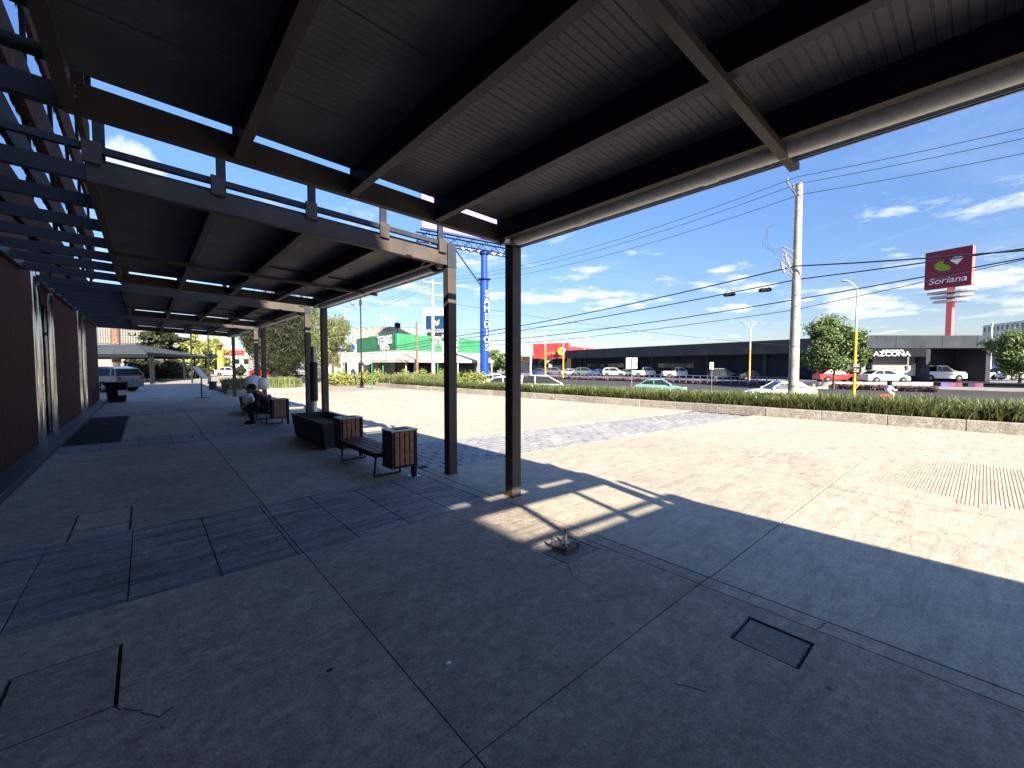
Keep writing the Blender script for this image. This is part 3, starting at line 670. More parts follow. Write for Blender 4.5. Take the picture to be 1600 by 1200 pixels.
# ------------------------------------------------------------------ kerbed planting at the plaza edge
def kerb_run(p0, p1, n, name='kerb_stone', lab=None):
    t_ = thing('planter_kerb', lab, 'kerb'); t_['kind'] = 'structure'; del t_['category']
    d = Vector((p1[0] - p0[0], p1[1] - p0[1])); L = d.length; d.normalize()
    for i in range(n):
        a = L * i / n + .004; c = L * (i + 1) / n - .004; h = .27 + rng.normal() * .004
        q0 = (p0[0] + d.x * a, p0[1] + d.y * a); q1 = (p0[0] + d.x * c, p0[1] + d.y * c)
        MB().seg(q0, q1, -.04, h, -.24, rng.normal() * .003).make(name, 'kerb_c', t_, bevel=.012)
    return t_
kerb_run((kx(-14), -14), (kx(24.5), 24.5), 27, lab='low chipped concrete kerb in front of the long planting strip')
kerb_run((kx(24.6), 24.55), (13.25, 31.0), 4, lab='low concrete kerb at the far end of the planting strip, before the driveway gap')
kerb_run((7.3, 27.2), (3.3, 27.2), 4, lab='low concrete kerb of the bed under the dark trees')
bed = MB(); bed.prism([(kx(-14) + .2, -14), (18.4, -14), (18.4, 31.2), (13.4, 31.2), (kx(24.5) + .2, 24.6)], lambda u, v, w: (u, v, w), -.03, .14); structure(bed.make('planting_bed', 'soil'))
bed = MB(); bed.prism([(3.35, 27.4), (7.25, 27.4), (7.25, 36), (3.35, 36)], lambda u, v, w: (u, v, w), -.03, .15); structure(bed.make('planting_bed', 'soil'))
def blades(name, n, fx, hmin, hmax, m, lab, wid=.02, lean=.35, base=.2, flowers=0):
    P = fx(n); q_ = P[:, 0] * 1.3 + P[:, 1]; wv = .5 + .25 * np.sin(q_ * 2.3 + 1.3 * np.sin(q_ * .7)) + .25 * np.sin(q_ * 5.1 + 2 * np.sin(q_ * 1.9)); h = (hmin + (hmax - hmin) * rng.random(n) ** .6) * (.78 + .30 * wv) * (1 + (.28 * np.clip((12 - P[:, 1]) / 18, 0, 1) if name == 'strap_leaf_hedge' else 0))
    a = rng.random(n) * 2 * math.pi; ln = rng.random(n) * lean * h
    tip = P + np.stack([np.cos(a) * ln, np.sin(a) * ln, h], 1); mid = P + np.stack([np.cos(a) * ln * .3, np.sin(a) * ln * .3, h * .6], 1)
    w = np.stack([-np.sin(a), np.cos(a), a * 0], 1) * wid * (.6 + rng.random(n))[:, None]
    V = np.stack([P - w * .5, P + w * .5, mid + w, tip, mid - w], 1).reshape(-1, 3); i = np.arange(n)[:, None] * 5
    F = np.concatenate([i + np.array([[0, 1, 2, 4]]), i + np.array([[4, 2, 3, 3]])])
    F3 = np.concatenate([i + np.array([[0, 1, 2]]), i + np.array([[0, 2, 4]]), i + np.array([[4, 2, 3]])])
    o = npmesh(name, V, F3, m); tag(o, lab, 'hedge', kind='stuff')
    return o
def long_strip(n):
    y = rng.random(n) * 42 - 14; x = kx(y) + .28 + rng.random(n) ** 1.3 * 1.9
    return np.stack([x, y, np.full(n, .10)], 1)
o = blades('strap_leaf_hedge', 110000, long_strip, .22, .60, 'leaf_hedge', 'long hedge of strap-leaved green plants along the plaza kerb', .016, .95)
V, F = leaves(long_strip(260) + np.array([0, 0, 1.]) * (.25 + .3 * rng.random((260, 1))), .05, 1.2)
o = npmesh('hedge_flowers', V, F, 'flower'); tag(o, 'small white flowers dotted over the long hedge', 'flowers', kind='stuff')
def left_bed(n): return np.stack([3.4 + 3.8 * rng.random(n), 27.5 + 3 * rng.random(n), np.full(n, .18)], 1)
blades('bed_grass', 9000, left_bed, .4, .75, 'leaf_mid', 'olive grass-like planting in the bed under the dark trees', .02, .6)
def turn_bed(n):
    x = 13.5 + 4.2 * rng.random(n); y = 26.5 + rng.random(n) * 4.5; return np.stack([x, y, np.full(n, .12)], 1)
blades('turn_grass', 9000, turn_bed, .45, .9, 'leaf_mid', 'taller light green grass at the far end of the long strip', .022, .6)
# shrubs with bright yellow-green leaves
def shrub(name, x, y, z, rx, ry, h, n, m, lab, cat='shrub', group=None, size=.09):
    t_ = thing(name, lab, cat, (x, y, z), 0, group)
    st = MB()
    for i in range(6):
        a = random.random() * 6.28; st.tube((0, 0, 0), (math.cos(a) * rx * .6, math.sin(a) * ry * .6, h * .7), .02, .008, n=5)
    st.make('stem', 'trunk', t_)
    cc = rng.normal(size=(14, 3)) * np.array([rx * .45, ry * .45, h * .18]) + np.array([0, 0, h * .55])
    P = cc[rng.integers(0, 14, n)] + rng.normal(size=(n, 3)) * np.array([rx * .2, ry * .2, h * .17]); P[:, 2] = np.abs(P[:, 2])
    V, F = leaves(P, size, 1.7); npmesh('foliage', V, F, m, t_); return t_
for i, (px, d) in enumerate(((522, 33), (545, 33), (566, 34), (588, 34), (632, 36), (652, 37), (690, 36), (722, 36.5), (742, 37))):
    p = spot(px, d); shrub('bright_shrub', p[0], p[1], -.15, 1.0, .7, 1.15, 1500, 'leaf_yel', 'yellow-green croton shrub, %s' % ('just right of the gap columns, first from the left', 'second from the left, by the lamp post', 'right behind the dark lamp post', 'under the round white sign', 'left of the wooden pole', 'between the wooden and concrete poles', 'right of the concrete pole', 'between the canopy column and the blue mast', 'at the foot of the blue mast')[i], group='yellow-green shrubs before the green restaurant')

# ------------------------------------------------------------------ trees
def tree(name, x, y, z, H, R, n, m, lab, th=.35, clumps=40, size=.22, group=None, tr=.16, flat=.8, lean=0., cat='tree', stretch=1.7, droop=0.):
    t_ = thing(name, lab, cat, (x, y, z), 0, group)
    cz = H * (th + (1 - th) * .52); rz_ = H * (1 - th) * .5
    tb = MB(); tb.tube((0, 0, -.1), (lean * .3, 0, H * th), tr, tr * .72, n=10); tb.tube((lean * .3, 0, H * th), (lean, 0, H * .82), tr * .7, tr * .2, n=8)
    cs = []
    for i in range(clumps):
        u = rng.normal(size=3); u /= np.linalg.norm(u); r = rng.random() ** .45 * (1.25 if i % 4 == 0 else 1.)
        c = np.array([lean + u[0] * R * r * .85, u[1] * R * r * .85, cz + u[2] * rz_ * r * .9]); cs.append(c)
        if i % 3 == 0: tb.tube((lean * .35, 0, H * (th + .1 * random.random())), tuple(c), tr * .28, .015, n=5, caps=False)
    tb.make('trunk', 'trunk', t_, True)
    cs = np.array(cs); k = rng.integers(0, clumps, n); sz = (.07 + .15 * rng.random(clumps) ** 1.5)[k][:, None]
    P = cs[k] + rng.normal(size=(n, 3)) * np.array([R, R, R * flat]) * sz
    if droop: P[:, 2] -= droop * rng.random(n) ** 2
    V, F = leaves(P, size, stretch, updir=(0, 0, -1, .35) if droop else None); npmesh('crown', V, F, m, t_); return t_
def T(px, d, base, top, wpx, n, m, lab, **k):
    p = spot(px, d); z0 = hz(base, d); H = hz(top, d) - z0; return tree(k.pop('name', 'street_tree'), p[0], p[1], z0, H, wpx * d / 650 / 2, n, m, lab, **k)
T(1303, 44, 606, 500, 80, 30000, 'leaf_tree', 'leafy green street tree behind the yellow lamp pole', th=.2, size=.15, clumps=55)
T(1594, 44, 604, 512, 82, 26000, 'leaf_tree', 'dense green street tree by the hotel, cut by the frame', th=.2, size=.15, clumps=50)
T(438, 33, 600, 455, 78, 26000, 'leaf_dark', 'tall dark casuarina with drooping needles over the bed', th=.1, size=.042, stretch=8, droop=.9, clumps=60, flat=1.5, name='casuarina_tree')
T(480, 37, 598, 465, 60, 17000, 'leaf_mid', 'casuarina coloured lighter olive as the sunlit side, right of the darkest one', th=.12, size=.045, stretch=8, droop=.9, clumps=55, flat=1.4, name='casuarina_tree')  # lighter leaf colour stands for the sunlit right side of the trees
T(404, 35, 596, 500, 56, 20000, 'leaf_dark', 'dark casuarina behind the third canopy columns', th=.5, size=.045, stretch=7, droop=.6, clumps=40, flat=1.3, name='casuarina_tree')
T(520, 42, 594, 492, 66, 9000, 'leaf_mid', 'thin see-through casuarina reaching right of the columns', th=.25, size=.05, stretch=8, droop=.7, clumps=26, flat=1.2, name='casuarina_tree')
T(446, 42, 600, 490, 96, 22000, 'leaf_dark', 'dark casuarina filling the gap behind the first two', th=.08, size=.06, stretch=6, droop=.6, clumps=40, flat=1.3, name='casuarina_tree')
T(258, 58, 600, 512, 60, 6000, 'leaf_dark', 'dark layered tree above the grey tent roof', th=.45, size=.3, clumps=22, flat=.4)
T(305, 75, 596, 528, 50, 6000, 'leaf_yel', 'sunlit yellow-green tree past the end of the tent', th=.2, size=.35)
T(334, 82, 596, 530, 44, 5000, 'leaf_yel', 'smaller sunlit yellow-green tree left of the white house', th=.2, size=.35)
T(222, 62, 600, 560, 50, 4500, 'leaf_dark', 'low dark tree seen through the tent', th=.1, size=.3); T(270, 66, 600, 562, 46, 4500, 'leaf_dark', 'round dark tree behind the tent poles', th=.1, size=.3)
T(376, 46, 592, 572, 16, 1800, 'leaf_dark', 'small round dark bush-like tree by the white wall', th=.2, size=.15)
def palm(px, d, base, top, lab, fl=1.6, n=16, tr=.14):
    p = spot(px, d); z0 = hz(base, d); H = hz(top, d) - z0; t_ = thing('palm_tree', lab, 'palm', (p[0], p[1], z0))
    MB().tube((0, 0, 0), (0, 0, H), tr, tr * .8, n=10).make('trunk', 'palmtrunk', t_, True); V = []
    for i in range(n):
        a = 2 * math.pi * i / n + random.random() * .4; up = .2 + random.random() * .9
        for s in range(9):
            f = s / 8; r = fl * f; z = H + fl * (up * f - 1.1 * f * f)
            c = np.array([math.cos(a) * r, math.sin(a) * r, z]); w = np.array([-math.sin(a), math.cos(a), -.35]); 
            for sg in (-1, 1): V += [c, c + w * sg * .5 * (1 - .7 * f) * np.array([1, 1, sg]) + np.array([math.cos(a), math.sin(a), 0]) * .25, c + np.array([math.cos(a) * .12, math.sin(a) * .12, 0])]
    V = np.array(V); npmesh('frond', V, np.arange(len(V)).reshape(-1, 3), 'leaf_mid', t_); return t_
palm(852, 95, 588, 562, 'small palm in front of the red store entrance'); palm(808, 88, 590, 566, 'small palm by the white arch left of the red store', fl=1.8)
p = spot(183, 40); t_ = thing('palm_tree', 'thick palm trunk with whitewashed base beside the tent', 'palm', (p[0], p[1], 0))
MB().tube((0, 0, 0), (0, 0, 1.9), .30, .27, n=14).make('painted_base', 'lime', t_, True); MB().tube((0, 0, 1.901), (0, 0, 6.5), .34, .30, n=14).make('trunk', 'palmtrunk', t_, True)

# ------------------------------------------------------------------ vehicles
def car(kind, paint_, label, px, d, z, head, group='cars on the road and lots', wheel_z=None):
    """head: bearing of the nose in degrees from the picture's right (0 = nose right, 180 = nose left)"""
    p = spot(px, d); t_ = thing({'pickup': 'pickup_truck', 'suv': 'parked_suv'}.get(kind, 'car'), label, {'pickup': 'pickup truck', 'suv': 'suv'}.get(kind, 'car'), (p[0], p[1], z), FACE + rad(head), group)
    S = {'sedan': (4.4, 1.74, .33, [(-2.15, .42), (-2.2, .72), (-2.1, .93), (-1.55, .99), (.95, .92), (1.75, .80), (2.15, .66), (2.2, .42)], [(-1.75, .97), (-1.15, 1.36), (-.6, 1.45), (.1, 1.44), (.95, .91)]),
         'hatch': (3.9, 1.70, .32, [(-1.85, .42), (-1.92, .8), (-1.85, .98), (-1.6, 1.0), (.95, .96), (1.65, .80), (1.9, .62), (1.92, .42)], [(-1.86, .97), (-1.55, 1.42), (-1.0, 1.55), (.1, 1.54), (1.15, .93)]),
         'suv': (4.5, 1.85, .37, [(-2.15, .5), (-2.22, .9), (-2.2, 1.12), (-1.9, 1.14), (1.0, 1.10), (2.0, 1.0), (2.18, .75), (2.2, .48)], [(-2.15, 1.12), (-1.95, 1.62), (-1.4, 1.74), (.2, 1.74), (1.05, 1.08)]),
         'pickup': (5.6, 1.95, .41, [(-2.75, .6), (-2.8, .9), (-2.78, 1.22), (1.15, 1.20), (2.55, 1.14), (2.78, .9), (2.8, .55)], [(-.85, 1.19), (-.75, 1.84), (-.4, 1.9), (.45, 1.88), (1.25, 1.18)])}[kind]
    L, Wd, wr, low_, gh = S; ax = (-L * .31, L * .31); w2 = Wd / 2
    poly = [(u, v) for u, v in low_]; zb = low_[0][1] * .62
    arch = []
    for a in sorted(ax, reverse=True):
        arch += [(a + (wr + .06) * math.cos(q), zb * .8 + (wr + .06 - 0) * math.sin(q) + .06) for q in np.linspace(0, math.pi, 9)]
    side = [(low_[0][0], zb)] + poly + [(low_[-1][0], zb)] + arch
    b = MB(); n = len(side)
    def ringy(sg):
        out = []
        for u, v in side:
            tuck = .05 * max(0, (v - .75)) + .10 * max(0, abs(u) / (L / 2) - .75) * 2; out.append((u, sg * (w2 - tuck), v))
        return out
    vs = ringy(-1) + ringy(1); b.add(vs, [tuple(range(n))[::-1], tuple(range(n, 2 * n))] + [(i, (i + 1) % n, n + (i + 1) % n, n + i) for i in range(n)])
    b.make('body', paint_, t_, True, bevel=.025)
    ti = lambda v: w2 - .06 - .30 * max(0, v - gh[0][1])
    g_ = MB(); m_ = len(gh); g_.add([(u, -ti(v), v) for u, v in gh] + [(u, ti(v), v) for u, v in gh], [tuple(range(m_)), tuple(range(m_, 2 * m_))[::-1]] + [(i, (i + 1) % m_, m_ + (i + 1) % m_, m_ + i) for i in range(m_)])
    g_.make('window_glass', 'carglass', t_, False, bevel=.01)
    r = MB(); top = [q for q in gh if q[1] > max(v for _, v in gh) - .13]; e = .012
    q0, q1 = top[0], top[-1]
    r.prism([(q0[0], q0[1] - .02), (q0[0] - .0, q0[1] + e)] + [(u, v + e + .01) for u, v in top[1:-1]] + [(q1[0], q1[1] + e), (q1[0] + .05, q1[1] - .05)], lambda u, v, w: (u, w * (ti(v) + .008), v), -1, 1)
    for sg in (-1, 1):
        for (u0, v0), (u1, v1) in ((gh[0], gh[1]), (gh[-1], gh[-2])):
            r.tube((u0, sg * (ti(v0) + .0), v0), (u1, sg * (ti(v1)), v1), .035, n=6)
        um = (gh[1][0] + gh[-2][0]) / 2 + (.0 if kind != 'pickup' else -.05); vt = max(v for _, v in gh)
        r.tube((um, sg * (ti(gh[0][1])), gh[0][1]), (um - .03, sg * ti(vt), vt), .032, n=6)
        if kind in ('suv', 'hatch'): r.tube((um - .95, sg * ti(gh[0][1]), gh[0][1]), (um - .85, sg * ti(vt), vt - .03), .04, n=6)
    r.make('roof', paint_, t_, True)
    if kind == 'pickup':
        MB().box(-2.68, -.95, -w2 + .12, w2 - .12, 1.215, 1.235).make('bed', 'sign_black', t_)
    for a in ax:
        for sg in (-1, 1):
            w = MB().tube((a, sg * (w2 - .20), wr), (a, sg * (w2 + .01), wr), wr, n=20).make('wheel', 'tyre', t_, True)
            rm = MB().tube((a, sg * (w2 + .005), wr), (a, sg * (w2 + .02), wr), wr * .36, n=16)
            for k in range(5):
                q = 2 * math.pi * k / 5; rm.tube((a, sg * (w2 + .012), wr), (a + math.cos(q) * wr * .64, sg * (w2 + .012), wr + math.sin(q) * wr * .64), .03, n=5)
            rm.make('rim', 'galv', w)
    for sg in (-1, 1):
        lx = low_[-2][0]; zz = low_[-2][1]; MB().box(lx - .18, lx + .012, min(sg * (w2 - .42), sg * (w2 - .12)), max(sg * (w2 - .42), sg * (w2 - .12)), zz - .05, zz + .07).make('headlight', 'lamp_clear', t_, bevel=.02)
        rx_ = low_[1][0]; MB().box(rx_ - .012, rx_ + .12, min(sg * (w2 - .30), sg * (w2 - .10)), max(sg * (w2 - .30), sg * (w2 - .10)), low_[1][1], low_[1][1] + .16).make('taillight', 'lamp_red', t_, bevel=.02)
        um = gh[-1][0] - .15; MB().box(um - .08, um + .06, min(sg * w2, sg * (w2 + .14)), max(sg * w2, sg * (w2 + .14)), gh[-1][1] + .03, gh[-1][1] + .15).make('mirror', paint_, t_, bevel=.02)
    return t_
car('hatch', 'car_white', 'white compact hatchback driving just beyond the hedge, right of the near column', 851, 29, -.62, 2)
car('sedan', 'car_white', 'white car mostly hidden behind the near canopy column', 797, 31, -.64, 2)
car('sedan', 'car_mint', 'pale mint green sedan on the road behind the hedge', 1032, 37, -1.04, -20)
car('sedan', 'car_white', 'white sedan half hidden by the hedge, left of the big concrete pole', 1218, 30.5, -1.03, 172)
car('pickup', 'car_white', 'white pickup parked before the dark showroom, left of the narrow sign back', 1060, 74, -.6, -6)
car('pickup', 'car_white', 'white pickup parked behind the blank white sign', 1010, 80, -.6, -6)
car('suv', 'car_silver', 'silver SUV parked behind the big concrete pole', 1233, 62, -.45, 178)
car('sedan', 'car_red', 'red car parked under the leafy tree', 1306, 50, -.34, -8)
car('sedan', 'car_white', 'white coupe on show before the shade-grey wall panel of the dealership', 1380, 47.6, -.34, 0).scale = (1.1, 1, 1)
car('pickup', 'car_white', 'big white pickup nosing out beside the showroom pillar', 1464, 51.6, -.34, 0)
car('suv', 'car_black', 'black SUV parked against the dark showroom wall', 1130, 66, -.6, -10)
car('sedan', 'car_black', 'black sedan in the shade at the middle of the showroom', 1178, 63, -.6, -10)
for i, (px, d, c) in enumerate(((893, 92, 'car_white'), (915, 88, 'car_grey'), (938, 86, 'car_blue'), (960, 84, 'car_white'), (983, 83, 'car_grey'), (868, 98, 'car_grey'), (845, 100, 'car_blue'))):
    car('suv' if i % 2 else 'sedan', c, '%s parked far off before the showroom, %s' % (('white car', 'grey SUV', 'blue car', 'white SUV', 'grey sedan', 'dark grey SUV', 'dark blue sedan')[i], ('right of the white lamp pole', 'two along from the white pole', 'in mid row', 'left of the blank sign', 'next to the blank sign', 'under the yellow logo', 'behind the yellow lamp pole')[i]), px, d, -.6, -25)
car('suv', 'car_white', 'white van parked under the tree right of the dealership', 1560, 62, -.5, 175); car('suv', 'car_silver', 'silver van beside the white one at the right edge', 1590, 60, -.5, 175)
car('suv', 'car_grey', 'grey SUV parked past the end of the building, tail to the right', 152, 25.5, 0, 176).scale = (1, 1, .87)
car('sedan', 'car_red', 'red car glimpsed between the casuarina trunks', 418, 60, -.1, 0); car('sedan', 'car_white', 'white car behind the third canopy column', 362, 66, -.1, 0); car('suv', 'car_white', 'white van between the dark trunks', 452, 64, -.1, 0)
car('sedan', 'car_white', 'white car right of the blue mast behind the near column', 778, 40, -.66, 5)
# motorcycle rider seen above the hedge
p = spot(1386, 27); t_ = thing('person', 'motorcycle rider in a white and red jacket with a black helmet, above the hedge', 'person', (p[0], p[1], -1.0), FACE)
skin_body('body', [((0, 0, .8), (.16, .14)), ((.05, 0, 1.0), (.16, .14)), ((.12, 0, 1.2), (.19, .14)), ((.16, 0, 1.32), .07), ((.14, .2, 1.2), .08), ((.14, -.2, 1.2), .08), ((.3, .24, 1.0), .06), ((.3, -.24, 1.0), .06), ((.52, .22, 1.02), .045), ((.52, -.22, 1.02), .045), ((.35, .14, .78), .09), ((.35, -.14, .78), .09), ((.2, .15, .4), .06), ((.2, -.15, .4), .06)],
          [(0, 1), (1, 2), (2, 3), (2, 4), (2, 5), (4, 6), (5, 7), (6, 8), (7, 9), (0, 10), (0, 11), (10, 12), (11, 13)], 'letter_w', t_)
MB().ball((.19, 0, 1.44), .14, 16, 12).make('helmet', 'sign_black', t_, True); MB().box(.1, .3, -.2, .2, 1.03, 1.2).make('jacket_panel', 'ad_red', t_, bevel=.04)
t_ = thing('motorcycle', 'small motorcycle under the helmeted rider, behind the hedge', 'motorcycle', (p[0], p[1], -1.0), FACE)
for x in (-.6, .68): MB().tube((x, -.05, .3), (x, .05, .3), .3, n=20).make('wheel', 'tyre', t_, True)
MB().box(-.5, .3, -.11, .11, .55, .72).tube((.68, 0, .3), (.45, 0, 1.0), .04).box(-.1, .3, -.1, .1, .3, .55).make('frame', 'ad_red', t_, bevel=.03); MB().tube((.45, -.33, 1.02), (.45, .33, 1.02), .02).make('handlebar', 'sign_black', t_)

# ------------------------------------------------------------------ poles and cables
def upole(px, d, base, top, m, lab, r=.17, arms=(), name='utility_pole'):
    p = spot(px, d); z0 = hz(base, d); z1 = hz(top, d); t_ = thing(name, lab, 'utility pole', (p[0], p[1], z0), 0, 'utility poles along the road')
    MB().tube((0, 0, 0), (0, 0, z1 - z0), r, r * .62, n=16).make('shaft', m, t_, True)
    for py, half, w in arms:
        z = hz(py, d) - z0; a = MB().box(-half, half, -.05, .05, z - .06, z + .06).make('crossarm', m if m == 'concrete_pole' else 'wood_pole', t_)
        for x in (-half * .9, -half * .3, half * .9): MB().tube((x, 0, z + .061), (x, 0, z + .22), .04, .03, n=8).make('insulator', 'insul', a)
    return t_, p, z0, z1
pA, ppA, za0, za1 = upole(1240, 20, 640, 293, 'concrete_pole', 'tall round concrete utility pole right of centre, with bracket clutter near its top', .235)
for s_, z in ((-1, za1 - za0 - .25),): MB().tube((-.10, .09, z - .3), (-.42, .37, z + .30), .035).tube((-.42, .37, z + .30), (-.42, .37, z + .50), .05, .03).tube((-.22, .19, z + .05), (-.22, .19, z + .27), .05, .03).make('top_bracket', 'insul', pA)
hw = MB()
for i in range(5): hw.tube((-.10, .09, 6.3 + i * .22), (-.55, .48, 6.75 + i * .22), .022, n=6)
for i in range(6): hw.tube((-.18 - .07 * i, .16 + .06 * i, 6.5 + .2 * (i % 4)), (-.22 - .07 * i, .19 + .06 * i, 6.85 + .2 * (i % 4)), .045, n=8)
hw.tube((-.1, .09, 7.5), (-.5, .44, 7.75), .03); hw.make('fuse_bracket', 'insul', pA)
MB().tube((.20, -.06, .1), (.17, -.06, 5.3), .035, n=8).make('conduit', 'galv', pA)
for z in (1.1, 3.0, 4.9, 5.4, 6.6): MB().tube((0, 0, z), (0, 0, z + .05), .245 - .010 * z, n=16).make('band', 'galv', pA)
b = MB()
for i in range(3):
    pts = [(-.5, .44, 7.5 + .1 * i), (-.8 - .15 * i, .7 + .13 * i, 7.4 + .12 * i), (-1.05 - .1 * i, .92 + .09 * i, 7.9), (-1.1, .95, 8.5 + .1 * i), (-.8, .7, 8.75)]; b.path(pts, .008, 5)
b.make('jumper_wire', 'cable_thin', pA)
pB, ppB, zb0, zb1 = upole(677, 42, 606, 438, 'concrete_pole', 'white concrete utility pole with two crossarms before the green restaurant', .22, ((443, 1.1, 0), (461, 1.2, 0)))
pC, ppC, zc0, zc1 = upole(541, 63, 600, 481, 'concrete_pole', 'distant utility pole behind the thin casuarina, with drooping jumpers', .2, ((483, 1.1, 0), (498, 1.0, 0)))
upole(652, 40, 608, 503, 'wood_pole', 'short weathered wooden pole between the shrubs', .15)
upole(829, 70, 590, 520, 'pole_white', 'white painted pole just right of the near column', .16)
ppD = spot(1240, 20); ppD = (ppD[0] + .8, -26., 0)
def cable(name, pts, r, m, lab, sag=.4, group='overhead cables along the road', n=14):
    b = MB(); P = []
    for a, c in zip(pts[:-1], pts[1:]):
        for i in range(n):
            f = i / n; P.append((a[0] + (c[0] - a[0]) * f, a[1] + (c[1] - a[1]) * f, a[2] + (c[2] - a[2]) * f - sag * 4 * f * (1 - f)))
    P.append(pts[-1]); b.path(P, r, 6); return tag(b.make(name, m), lab, 'cable', group)
def span(a, c, s_, n=14):
    return [(a[0] + (c[0] - a[0]) * f, a[1] + (c[1] - a[1]) * f, a[2] + (c[2] - a[2]) * f - s_ * 4 * f * (1 - f)) for f in [i / n for i in range(n + 1)]]
def row(name, ofs, zA, zB, zC, zD, r, m, lab, sl, sr):
    o = lambda p, z: (p[0] + ofs, p[1], z); b = MB()
    for a, c, q in ((o(ppC, zC), o(ppB, zB), sl * .8), (o(ppB, zB), o(ppA, zA), sl), (o(ppA, zA), o(ppD, zD), sr)): b.path(span(a, c, q), r, 6)
    return tag(b.make(name, m), lab, 'cable', 'overhead cables along the road')
zt = za1
row('power_line', -.45, zt + .18, zb1 - .05, zc1 + .1, zt + .8, .013, 'cable_thin', 'thin top power line over the tall concrete pole, highest of three', .95, 1.0)
row('power_line', -.25, zt - .08, zb1 - .25, zc1 - .1, zt + .5, .013, 'cable_thin', 'thin middle power line crossing the tall pole top', .95, 1.0)
row('power_line', .20, zt - .45, zb1 - .45, zc1 - .3, zt + .1, .013, 'cable_thin', 'thin lowest of the three upper power lines', .95, 1.0)
row('comm_cable', -.25, hz(419, 20), hz(531, 42), hz(548, 63), hz(419, 20), .030, 'cable', 'thick dark bundle cable at mid height of the concrete pole', .35, .95)
row('comm_cable', .05, hz(438, 20), hz(534, 42), hz(550, 63), hz(438, 20) + 2.2, .026, 'cable', 'dark cable just below the thick bundle', .3, .6)
row('comm_cable', .2, hz(468, 20), hz(538, 42), hz(553, 63), hz(468, 20) + 4.4, .024, 'cable', 'third telephone cable on the concrete pole, crossing the red sign', .4, .4)
row('comm_cable', -.1, hz(485, 20), hz(543, 42), hz(556, 63), hz(485, 20) + 6.4, .016, 'cable_thin', 'lowest thin cable on the concrete pole', .4, .4)
for px, py, d, l in ((1192, 455, 21, 'black cylindrical splice case hung close to the concrete pole'), (1137, 462, 22.5, 'black splice case farther left on the cable')):
    p = spot(px, d); t_ = thing('splice_case', l, 'splice case', (p[0], p[1], hz(py, d)), FACE, 'splice cases hanging from the cable')
    MB().tube((-.26, 0, 0), (.26, 0, .05), .10, n=14).tube((-.33, 0, -.01), (.33, 0, .06), .04, n=10).make('case', 'sign_black', t_, True); MB().tube((-.15, 0, .08), (-.15, 0, .22), .01).tube((.15, 0, .12), (.15, 0, .26), .01).make('hanger', 'cable', t_)
def cross_cable(a, c, r, m, lab, sag): return cable('span_wire', [a, c], r, m, lab, sag, 'service wires crossing the street')
def pt3(px, py, d): q = spot(px, d); return (q[0], q[1], hz(py, d))
cross_cable(pt3(677, 470, 42), pt3(1330, 545, 58), .016, 'cable', 'service wire sloping down from the white pole to the right', .8)
cross_cable(pt3(560, 520, 60), pt3(960, 512, 60), .02, 'cable_thin', 'wire crossing low in front of the green restaurant', .3)
cross_cable(pt3(541, 500, 63), pt3(652, 512, 40), .014, 'cable_thin', 'wire from the distant pole to the wooden pole', .3)
cross_cable(pt3(652, 515, 40), pt3(900, 505, 46), .014, 'cable_thin', 'wire running right from the wooden pole', .3)
def lamp(px, d, base, top, m_low, m_up, lab, arms, ysplit=None, r=.10):
    p = spot(px, d); z0 = hz(base, d); H = hz(top, d) - z0; t_ = thing('street_lamp', lab, 'street lamp', (p[0], p[1], z0), FACE, 'street lamps along the road')
    hs_ = H * .62
    MB().tube((0, 0, 0), (0, 0, hs_), r, r * .85, n=12).make('lower_pole', m_low, t_, True); MB().tube((0, 0, hs_), (0, 0, H), r * .85, r * .55, n=12).make('upper_pole', m_up, t_, True)
    for sx, lx, lz in arms:
        a = MB().path([(0, 0, H - .05), (sx * lx * .5, 0, H + lz * .6), (sx * lx, 0, H + lz)], .04, 8).make('arm', m_up, t_, True)
        MB().ball((sx * (lx + .3), 0, H + lz), .3, 12, 8, (1.1, .45, .28)).make('lamp_head', 'insul', a, True)
    return t_
lamp(1171, 56, 598, 513, 'pole_orange', 'pole_white', 'double-armed street lamp with orange lower pole before the dark showroom', ((-1, .8, .8), (1, .8, .8)), r=.12)
yl = lamp(1335, 34, 625, 452, 'pole_yellow', 'pole_white', 'yellow street lamp with one curved arm and small black signs', ((-1, .75, .62),), r=.11)
lamp(852, 72, 590, 517, 'pole_yellow', 'pole_white', 'tall thin yellow pole beside the white hatchback', (), r=.12)
lamp(880, 78, 590, 535, 'pole_yellow', 'pole_white', 'shorter yellow and white lamp pole by the store logo, angled arm', ((1, .9, 1.0),), r=.13)
lamp(913, 118, 560, 535, 'pole_white', 'pole_white', 'distant double lamp above the store roof, left one', ((-1, 1.3, .6), (1, 1.3, .6)), r=.15)
lamp(947, 118, 560, 536, 'pole_white', 'pole_white', 'distant double lamp above the store roof, right one', ((-1, .9, .6), (1, .9, .6)), r=.15)
for i, py in enumerate((571, 579)):
    z = hz(py, 34) - hz(625, 34); pn = MB().box(-.42, .42, -.16, -.13, z - .17, z + .17).make('sign_plate', 'sign_black', yl)
    for k in range(2): text('EXPRESS' if i == 0 else 'TALLER', .13, 'letter_w', yl, (0, -.165, z + .07 - .14 * k), (rad(90), 0, 0), 'lettering', .004)
bb = MB().tube((0, 0, .8), (.6, 0, 1.5), .035).make('brace', 'pole_yellow', yl)
